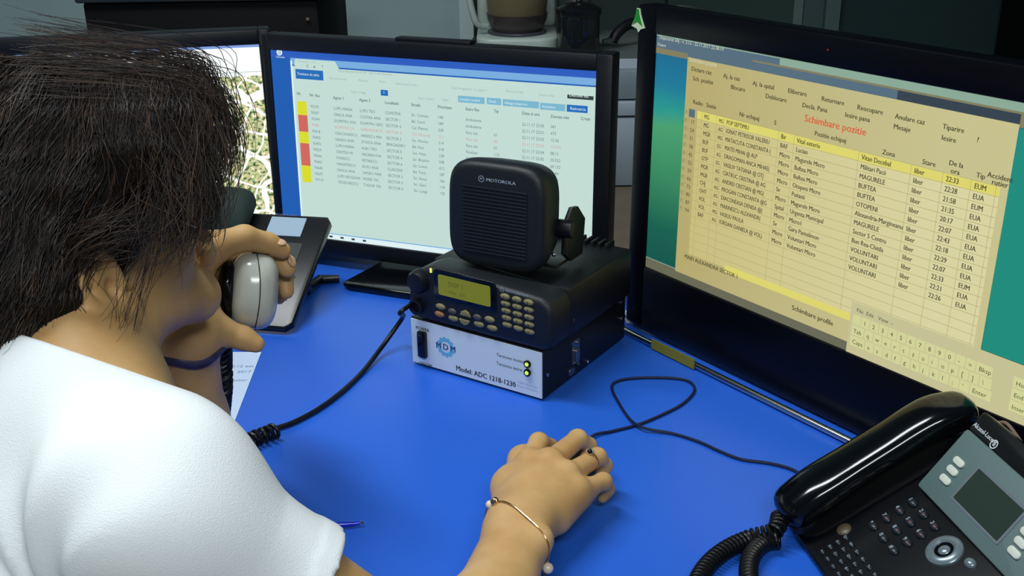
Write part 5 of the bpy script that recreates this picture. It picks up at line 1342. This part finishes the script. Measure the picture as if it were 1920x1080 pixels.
# order matters for the carved eye sockets: keep the head's own sequence, limbs first
def skin_mat():
    m = mat('skin', srgb(192, 140, 92), rough=0.48, spec=0.35, sss=0.12)
    nt = m.node_tree; b = nt.nodes['Principled BSDF']
    tc = nt.nodes.new('ShaderNodeTexCoord'); n1 = nt.nodes.new('ShaderNodeTexNoise'); n1.inputs['Scale'].default_value = 22; n1.inputs['Detail'].default_value = 5
    nt.links.new(tc.outputs['Object'], n1.inputs['Vector'])
    r = nt.nodes.new('ShaderNodeValToRGB'); r.color_ramp.elements[0].position = .3; r.color_ramp.elements[1].position = .7
    r.color_ramp.elements[0].color = srgb(184, 142, 90); r.color_ramp.elements[1].color = srgb(203, 166, 114)
    nt.links.new(n1.outputs['Fac'], r.inputs['Fac']); nt.links.new(r.outputs['Color'], b.inputs['Base Color'])
    n2 = nt.nodes.new('ShaderNodeTexNoise'); n2.inputs['Scale'].default_value = 260; n2.inputs['Detail'].default_value = 4; nt.links.new(tc.outputs['Object'], n2.inputs['Vector'])
    bp = nt.nodes.new('ShaderNodeBump'); bp.inputs['Strength'].default_value = .12; bp.inputs['Distance'].default_value = .001
    nt.links.new(n2.outputs['Fac'], bp.inputs['Height']); nt.links.new(bp.outputs['Normal'], b.inputs['Normal'])
    return m
pz = PEL.copy()
PM = T(float(pz[0]), float(pz[1]), 0.0)
pe_ = thing('person', PM, 'person in a white short-sleeved shirt, dark hair, holding a white handset and a mouse', 'person')
PI_ = np.array(PM.inverted())
import time as _t
_t0 = _t.time()
def bounds(ps):
    lo = np.full(3, 1e9); hi = -lo
    for p in ps:
        if p.sub: continue
        if p.kind in ('cap', 'flat'):
            r = max(p.ra, p.rb) * 1.05
            for q in (p.a, p.b): lo = np.minimum(lo, q - r); hi = np.maximum(hi, q + r)
        else:
            r = p.r.max(); lo = np.minimum(lo, p.c - r); hi = np.maximum(hi, p.c + r)
    return lo - 0.01, hi + 0.01
lo, hi = bounds(BODY)
V, Fc = surface(field, lo, hi, 0.0020, BODY, B=14)
mesh_np('body', V, Fc, skin_mat(), pe_, 2, PI_)

# ---- shirt
hs_ = (ELR - SHR); hs_ /= np.linalg.norm(hs_)
cut_pt = SHR + (ELR - SHR) * 0.43
hsl = (ELL - SHL); hsl /= np.linalg.norm(hsl); cutl = SHL + (ELL - SHL) * 0.5
wn = rng.normal(size=(10, 3)); wn /= np.linalg.norm(wn, axis=1)[:, None]; wf = rng.uniform(18, 55, 10); wph = rng.uniform(0, 6.28, 10)
def folds(X):
    s_ = np.zeros(len(X))
    for k in range(10): s_ += np.sin((X + 0.02 * np.sin(X[:, [1, 2, 0]] * 30)) @ wn[k] * wf[k] + wph[k]) * (22 / wf[k])
    # radial creases fanning out from the arm pit
    ap = SHR + tdir * 0.10; Y = X - ap; a = np.arctan2(Y @ tdir, Y @ shax); rr = np.linalg.norm(Y, axis=1)
    return s_ * 0.0013 + 0.0035 * np.sin(a * 9) * np.exp(-((rr - 0.10) / 0.07) ** 2)
sleeve_end = cut_pt + hs_ * 0.0
slv = [cap(SHR, SHR + (ELR - SHR) * 0.6, .053, .0575, .05), cap(SHL, SHL + (ELL - SHL) * 0.6, .060, .068, .05)]
SHP = [cap(SHR, SHL, .058, .060, .06), ell(chest, (0.165, 0.22, 0.120), Bm, .06), ell(PEL + (chest - PEL) * 0.38, (0.165, 0.20, 0.125), Bm, .06), ell(PEL, (0.185, 0.13, 0.13), Bm, .06),
       cap(nb2 - np.array([0, 0, 0.006]), SHR, .050, .060, .05), cap(nb2 - np.array([0, 0, 0.006]), SHL, .050, .058, .05)] + slv + [cap(nb2, hp(-0.035, 0, -0.05), .072, .069, .03)]
CB, CF = at_d(58, 632, .775), at_d(275, 706, .80)
CN = np.cross(CF - CB, CF - CAM); CN /= np.linalg.norm(CN); CN = CN if CN[2] > 0 else -CN
def shirt(ps, X):
    d = field(ps, X) + folds(X) * np.clip(-((X - cut_pt) @ hs_) / 0.05, 0, 1)
    # sleeve openings
    inner = cap(SHR - hs_ * 0.02, SHR + (ELR - SHR) * 0.6, .0420, .0480, .01).d(X)
    d = np.maximum(d, np.where((X - cut_pt) @ hs_ > -0.05, -inner, -1))
    onr = cap(SHR, ELR, .11, .11).d(X) < 0
    d = np.where(onr, np.maximum(d, (X - cut_pt) @ hs_), d)
    onl = cap(SHL, ELL, .10, .10).d(X) < 0
    d = np.where(onl, np.maximum(d, (X - cutl) @ hsl), d)
    # neck opening
    nk = np.minimum(cap(hp(-0.035, 0, -0.03), nb2, .060, .0635).d(X), cap(hp(0.0, 0, -0.06), nb2 + np.array([0.05, 0.03, 0.0]), .052, .058).d(X))
    d = np.maximum(d, -nk)
    d = np.where(np.linalg.norm(X - nb2, axis=1) < 0.17, np.maximum(d, (X - CB) @ CN), d)
    d = d - 0.0010 * ((((X - cut_pt) @ hs_) > -0.016) & onr)
    d = np.maximum(d, (X - (PEL + tdir * 0.06)) @ tdir)
    return d
_t0 = _t.time()
lo, hi = bounds(SHP)
V, Fc = surface(shirt, lo, hi, 0.0032, SHP, B=12)
cloth = mat('white_cotton', srgb(236, 242, 244), rough=0.85, spec=0.15, bump=0.25, bscale=900)
mesh_np('shirt', V, Fc, cloth, pe_, 1, PI_)
TRO = [ell(PEL, (0.185, 0.13, 0.128), Bm, .06), cap(PEL + hipo, KNR, .095, .068, .04), cap(PEL - hipo, KNL, .095, .068, .04), cap(KNR, ANR, .068, .052, .03), cap(KNL, ANL, .068, .052, .03)]
lo, hi = bounds(TRO); V, Fc = surface(field, lo, hi, 0.008, TRO, B=8)
mesh_np('trousers', V, Fc, mat('white_trousers', srgb(210, 220, 224), rough=0.85), pe_, 1, PI_)

# ---- hair: a soft under-mass and many fine strands that follow it
FD_ = (hp(0.09, -0.03, 0.085) - CAM) @ C_F - 0.015
HB = [ell(at_d(266, 262, FD_), (0.048, 0.062, 0.050), HA, .05),
      ell(hp(-0.016, 0, 0.056), (0.110, 0.090, 0.102), HA, .03),
      ell(hp(-0.075, -0.02, 0.005), (0.065, 0.070, 0.080), HA, .05),
      cap(hp(-0.06, -0.045, 0.02), hp(-0.115, -0.05, -0.055), .045, .030, .04),
      ell(hp(0.030, -0.005, 0.075), (0.072, 0.074, 0.062), HA, .03),
      ell(hp(0.028, -0.062, 0.045), (0.026, 0.014, 0.030), HA, .02)]
def hairf(ps, X):
    d = field(ps, X)
    Y = (X - HC) @ HA
    # keep the face and the ear free
    face = ell(hp(0.115, 0, -0.045), (0.060, 0.078, 0.095), HA).d(X)
    d = -smin(-d, face, .01)
    earf = ell(hp(0.004, -0.085, -0.010), (0.022, 0.026, 0.030), HA).d(X)
    d = -smin(-d, earf, .01)
    low = (Y[:, 2] + 0.030 + 0.25 * (Y[:, 0] + 0.02))     # nape hair line in front of the nape is free
    return np.where(Y[:, 0] > -0.035, np.maximum(d, -low), d) + 0.0022 * np.sin(Y[:, 0] * 120 + 3 * np.sin(Y[:, 2] * 60)) * np.sin(Y[:, 2] * 90 + Y[:, 1] * 60)
lo, hi = bounds(HB); V, Fc = surface(hairf, lo, hi, 0.0025, HB, B=12)
hm = mat('dark_brown_hair_mass', srgb(20, 15, 13), rough=0.7, spec=0.2, noise=0.4, nscale=90)
hair = mesh_np('hair', V, Fc, hm, pe_, 2, PI_)
# ---- fine strands
def hsd(X): return hairf(HB, X)
def hgrad(X, e=0.003):
    g = np.stack([hsd(X + np.eye(3)[i] * e) - hsd(X - np.eye(3)[i] * e) for i in range(3)], 1)
    return g / (np.linalg.norm(g, axis=1)[:, None] + 1e-9)
def to_surface(X, off, it=4):
    for _ in range(it):
        X = X - hgrad(X) * (hsd(X) - off)[:, None] * 0.9
    return X
def strands(root, N, steps, step, off0, off1, flow, wav=0.15):
    """root: N x 3 start points; follows the flow over the hair mass"""
    P = [root]; X = root.copy(); ph_ = rng.uniform(0, 6.28, N); fr = rng.uniform(0.5, 1.2, N)
    off = off0
    for k in range(steps):
        t = k / steps
        g = hgrad(X); d = flow(X); d = d - g * (d * g).sum(1)[:, None]
        d /= np.linalg.norm(d, axis=1)[:, None] + 1e-9
        sd = np.cross(g, d); d = d + sd * (wav * np.sin(ph_ + fr * k * 0.9))[:, None]
        X = X + d * step[:, None]
        o = off0 * (1 - t) + off1 * t
        X = X - g * (hsd(X) - o)[:, None] * 0.8
        P.append(X.copy())
    P = np.stack(P, 1)      # N, steps+1, 3
    # strands end where they would run over the ear, cheek or neck
    Y = (P - HC) @ HA
    bad = (Y[..., 1] < 0.03) & (Y[..., 0] > -0.030 - 0.3 * Y[..., 2]) & (Y[..., 2] < 0.030 + 0.30 * np.clip(Y[..., 0], 0, 1)) & (rng.uniform(size=len(P))[:, None] > 0.05)
    bad |= (Y[..., 2] < -0.085 + 0.5 * (Y[..., 0] + 0.05))  & (Y[..., 0] > -0.10)
    for i in np.nonzero(bad.any(1))[0]:
        k = max(1, int(np.argmax(bad[i])))
        K_ = P.shape[1]; q = P[i, :k + 1].copy(); ii = np.linspace(0, k, K_)
        P[i] = np.stack([np.interp(ii, np.arange(k + 1), q[:, a]) for a in range(3)], 1)
    L_ = np.linalg.norm(np.diff(P, axis=1), axis=2).max(1)
    return P[L_ < 0.018]
def ribbons(name, Ps, rad, mats, parent, midx=None):
    """thin three-sided tubes along every strand"""
    N, K, _ = Ps.shape
    Tn = np.gradient(Ps, axis=1); Tn /= np.linalg.norm(Tn, axis=2)[..., None] + 1e-9
    up = np.cross(Tn, np.array([0.3, 0.2, 0.93])); up /= np.linalg.norm(up, axis=2)[..., None] + 1e-9
    sd = np.cross(Tn, up)
    prof = np.sin(np.linspace(0.25, math.pi - 0.12, K)) ** 0.6
    rr = rad[:, None] * prof[None]
    V = []
    for a in (0, 2.094, 4.189):
        V.append(Ps + (up * math.cos(a) + sd * math.sin(a)) * rr[..., None])
    V = np.stack(V, 2).reshape(-1, 3)          # N,K,3
    base = (np.arange(N)[:, None, None] * K + np.arange(K - 1)[None, :, None]) * 3
    j = np.arange(3)[None, None]; j2 = (j + 1) % 3
    F = np.stack([base + j, base + j2, base + 3 + j2, base + 3 + j], -1).reshape(-1, 4)
    o = mesh_np(name, V, F, mats, parent, 0, PI_)
    if midx is not None:
        o.data.polygons.foreach_set('material_index', np.repeat(midx, (K - 1) * 3).astype(np.int32))
    return o
h1 = mat('hair_dark', srgb(24, 19, 18), rough=0.42, spec=0.5)
h2 = mat('hair_brown', srgb(42, 33, 29), rough=0.40, spec=0.5)
h3 = mat('hair_chestnut', srgb(72, 56, 45), rough=0.40, spec=0.5)
CROWN = at_d(285, 60, 0.90)
BACK = hp(-0.16, -0.05, -0.07)
def flow_main(X):
    Y = (X - HC) @ HA
    d = (X - CROWN); d /= np.linalg.norm(d, axis=1)[:, None] + 1e-6
    tb = BACK - X; tb /= np.linalg.norm(tb, axis=1)[:, None]
    w_ = np.clip((0.11 - Y[:, 2]) / 0.12, 0, 1)[:, None]
    f = d * (1 - 0.62 * w_) + tb * (0.85 * w_) + np.array([0, 0, -0.35]) 
    return f
def seeds(N, lo_f, hi_f, lo_l, hi_l, lo_u, hi_u):
    out = []
    while sum(map(len, out)) < N:
        X = hp(0, 0, 0.04) + (rng.normal(size=(N * 3, 3)));
        d = X - hp(0, 0, 0.04); d /= np.linalg.norm(d, axis=1)[:, None]
        X = hp(0, 0, 0.04) + d * 0.14
        X = to_surface(X, 0.0005, 5)
        Y = (X - HC) @ HA
        m = (Y[:, 0] > lo_f) & (Y[:, 0] < hi_f) & (Y[:, 1] > lo_l) & (Y[:, 1] < hi_l) & (Y[:, 2] > lo_u) & (Y[:, 2] < hi_u) & (np.abs(hsd(X)) < 0.003)
        out.append(X[m])
    return np.concatenate(out)[:N]
_t0 = _t.time()
N = 4600
rt_ = seeds(N, -0.16, 0.13, -0.14, 0.06, -0.09, 0.20)
S1 = strands(rt_, N, 15, rng.uniform(0.005, 0.0095, N), np.full(N, 0.0006), rng.uniform(0.0005, 0.0065, N) ** 1.0, flow_main, 0.28)
N = len(S1)
ribbons('hair_strands', S1, rng.uniform(0.00030, 0.00062, N), [h1, h2, h3], pe_, rng.choice([0, 0, 1, 1, 2], N))
# flyaway hairs standing off the outline
N2 = 520
rt2 = seeds(N2, -0.16, 0.13, -0.14, 0.06, 0.02, 0.20)
S2 = strands(rt2, N2, 14, rng.uniform(0.006, 0.011, N2), np.full(N2, 0.001), rng.uniform(0.004, 0.014, N2), flow_main, 0.55)
N2 = len(S2)
ribbons('flyaway_hair', S2, rng.uniform(0.00016, 0.00030, N2), [h1, h2], pe_, rng.choice([0, 1], N2))
# loose fringe falling past the forehead, and wisps before the ear
def lock(ctrl, N, spread, rmin, rmax, name, mm=None, K=26):
    base = np.array(spline(ctrl, 6)); idx = np.linspace(0, len(base) - 1, K)
    base = np.stack([np.interp(idx, np.arange(len(base)), base[:, i]) for i in range(3)], 1)
    t = np.linspace(0, 1, K)
    Ps = []
    for i in range(N):
        a = rng.normal(size=3) * spread[0]; b = rng.normal(size=3) * spread[1]; c = rng.normal(size=3) * spread[2]
        e = (a * (1 - t)[:, None] ** 2 + 2 * b * ((1 - t) * t)[:, None] * 2 + c * (t ** 2)[:, None])
        wv = np.outer(np.sin(t * rng.uniform(5, 11) + rng.uniform(0, 6)), rng.normal(size=3)) * 0.0014
        s_ = rng.uniform(0.75, 1.0)
        q = base + e + wv * t[:, None]
        ii = np.linspace(0, (K - 1) * s_, K); q = np.stack([np.interp(ii, np.arange(K), q[:, k]) for k in range(3)], 1)
        Ps.append(q)
    Ps = np.stack(Ps); ribbons(name, Ps, rng.uniform(rmin, rmax, N), [h1, h2, h3], pe_, rng.choice([0, 1, 1, 2], N))
FD = (hp(0.11, -0.03, 0.10) - CAM) @ C_F
fd = lambda px, py, o=0.0: at_d(px, py, FD + o)
lock([hp(0.055, -0.03, 0.150), fd(352, 130, .0), fd(392, 180, .005), fd(418, 235, .01), fd(425, 295, .01), fd(412, 345, .005)], 230, (0.012, 0.009, 0.007), .00022, .00042, 'fringe')
lock([hp(0.045, -0.045, 0.140), fd(330, 160, -.03), fd(362, 230, -.02), fd(380, 300, -.02), fd(368, 365, -.02), fd(340, 425, -.03)], 260, (0.014, 0.010, 0.010), .00022, .00040, 'fringe')
lock([fd(300, 210, -.05), fd(322, 280, -.05), fd(332, 340, -.055), fd(334, 390, -.055), fd(325, 432, -.06), fd(305, 468, -.06)], 420, (0.016, 0.012, 0.013), .00022, .00040, 'cheek_veil')
lock([fd(330, 220, -.03), fd(362, 290, -.03), fd(378, 350, -.03), fd(384, 405, -.03), fd(380, 445, -.03)], 200, (0.012, 0.008, 0.008), .00020, .00036, 'cheek_veil')
ED = 0.80
lock([at_d(318, 330, ED + .0), at_d(300, 400, ED - .005), at_d(285, 470, ED - .01), at_d(262, 540, ED - .012), at_d(240, 610, ED - .012), at_d(215, 655, ED - .01)], 34, (0.014, 0.007, 0.010), .00018, .00028, 'side_wisps')
lock([at_d(260, 400, ED - .02), at_d(215, 432, ED - .03), at_d(150, 462, ED - .03), at_d(110, 540, ED - .02), at_d(50, 610, ED - .01)], 150, (0.012, 0.006, 0.012), .00022, .00040, 'side_wisps')
lock([at_d(120, 500, ED - .02), at_d(128, 560, ED - .01), at_d(160, 610, ED - .0), at_d(200, 640, ED + .0)], 26, (0.012, 0.010, 0.012), .00016, .00026, 'nape_wisps')
# ---- jewellery and nails
gold = mat('rose_gold', srgb(226, 190, 140), rough=0.2, metal=1.0)
def nail(c, axis, upv, L_, W_):
    axis = axis / np.linalg.norm(axis); upv = upv - axis * (upv @ axis); upv /= np.linalg.norm(upv); sdv = np.cross(upv, axis)
    M_ = Matrix([[sdv[i], axis[i], upv[i], c[i]] for i in range(3)] + [[0, 0, 0, 1]])
    mb = MB(); mb.ball((0, 0, 0), (W_, L_, W_ * 0.35), nu=16, nv=10, M=Matrix(PM.inverted()) @ M_)
    mb.obj('fingernail', mat('fingernail', srgb(204, 164, 132), rough=0.22, spec=0.6), pe_)
tocam = lambda p: (CAM - p) / np.linalg.norm(CAM - p)
for (px, py, d_, ax, rr_) in ((520, 459, 1.046, (1, -.35), .0082), (542, 495, 1.064, (.35, -1), .0090),):
    c = at_d(px, py, d_); a = C_R * ax[0] + C_U * ax[1]
    u_ = tocam(c) * 0.55 + C_U * 0.55 + C_R * 0.6
    cc_ = c - tocam(c) * 0.0 ; nail(cc_ + u_ / np.linalg.norm(u_) * 0.0050, a, u_, .0058, .0048)
# rings round a limb: march outwards from its axis until just above the skin
def round_limb(c, d1, d2, clear, n=40, loose=None):
    ts = np.linspace(0, 2 * math.pi, n, endpoint=False); out = []
    for t in ts:
        v = d1 * math.cos(t) + d2 * math.sin(t); rr = np.linspace(0.003, 0.06, 229); X = c + rr[:, None] * v
        f = field(BODY, X); i = int(np.argmax(f > clear)); r_ = rr[i] + (loose(t) if loose else 0)
        out.append(c + v * r_)
    return out
ra, rb_ = mcpR, P3(1120, 857, .799)
rc = ra * 0.28 + rb_ * 0.72; axr = (rb_ - ra) / np.linalg.norm(rb_ - ra)
u1 = np.cross(axr, [0, 0, 1.0]); u1 /= np.linalg.norm(u1); u2 = np.cross(u1, axr)
mb = MB(); li = lambda p: tuple(PM.inverted() @ Vector(tuple(map(float, p))))
rg_ = round_limb(rc, u1, u2, 0.0006, 32)
mb.tube([li(p) for p in rg_], 0.0013, n=8, closed=True)
rn = mb.obj('finger_ring', gold, pe_)
top = rg_[8] + u2 * 0.0012
mb = MB(); mb.ball(li(top), (0.0046, 0.0046, 0.003), nu=16, nv=10); mb.obj('ring_setting', mat('silver_setting', srgb(225, 220, 200), rough=0.2, metal=0.8), rn)
mb = MB(); mb.ball(li(top + tocam(top) * 0.0026), 0.0028, nu=16, nv=10); mb.obj('black_stone', M_GLOSS, rn)
# bracelet: fine wire with beads, loose round the wrist
e1, e2 = P3(926, 969, .797), P3(1029, 1060, .783)
bc = WRR + (ELR - WRR) / np.linalg.norm(ELR - WRR) * 0.012
d1 = (e2 - e1) / np.linalg.norm(e2 - e1); d2 = np.array([0, 0, 1.0]) - d1 * d1[2]; d2 /= np.linalg.norm(d2)
bl_ = round_limb(bc, d1, d2, 0.0012, 48)
def lerp_smooth(L):
    A_ = np.array(L)
    for _ in range(3): A_ = 0.5 * A_ + 0.25 * (np.roll(A_, 1, 0) + np.roll(A_, -1, 0))
    return [p + (p - bc) / np.linalg.norm(p - bc) * 0.0008 for p in A_]
bl_ = lerp_smooth(bl_)
mb = MB(); mb.tube([li(p) for p in bl_], 0.0008, n=8, closed=True); br = mb.obj('bracelet', gold, pe_)
pearl = mat('pearl_bead', srgb(225, 205, 185), rough=0.2, spec=0.7)
b1 = bl_[0] + d1 * 0.003 - d2 * 0.004; b2 = bl_[22] + d2 * 0.0; b3 = bl_[20]
mb = MB(); mb.ball(li(b1), 0.0052, nu=20, nv=12); mb.obj('bead', pearl, br)
mb = MB(); mb.ball(li(b2), 0.0040, nu=16, nv=10); mb.obj('bead', pearl, br)
mb = MB(); mb.ball(li(b3), 0.0044, nu=16, nv=10); mb.ball(li(b3 * .5 + bl_[19] * .5), 0.0032, nu=12, nv=8); mb.obj('clasp', gold, br)
mb = MB(); mb.tube([li(p) for p in spline([b1, b1 + np.array([-.003, -.006, -.004]), b1 + np.array([-.006, -.014, -.012])], 4)], 0.0008, n=6); mb.obj('chain_end', gold, br)
# dark hair band round the left wrist
ax_ = (WRL - ELL) / np.linalg.norm(WRL - ELL); wc_ = WRL - ax_ * 0.012
u1 = np.cross(ax_, [0, 1.0, 0]); u1 /= np.linalg.norm(u1); u2 = np.cross(ax_, u1)
mb = MB(); mb.tube([li(wc_ + 0.0285 * (u1 * math.cos(t) + u2 * math.sin(t)) + ax_ * 0.0015 * math.sin(5 * t)) for t in np.linspace(0, 2 * math.pi, 48, endpoint=False)], 0.0062, n=10, closed=True)
mb.obj('wristband', mat('violet_black_band', srgb(52, 46, 84), rough=0.5, noise=0.8, nscale=60), pe_)
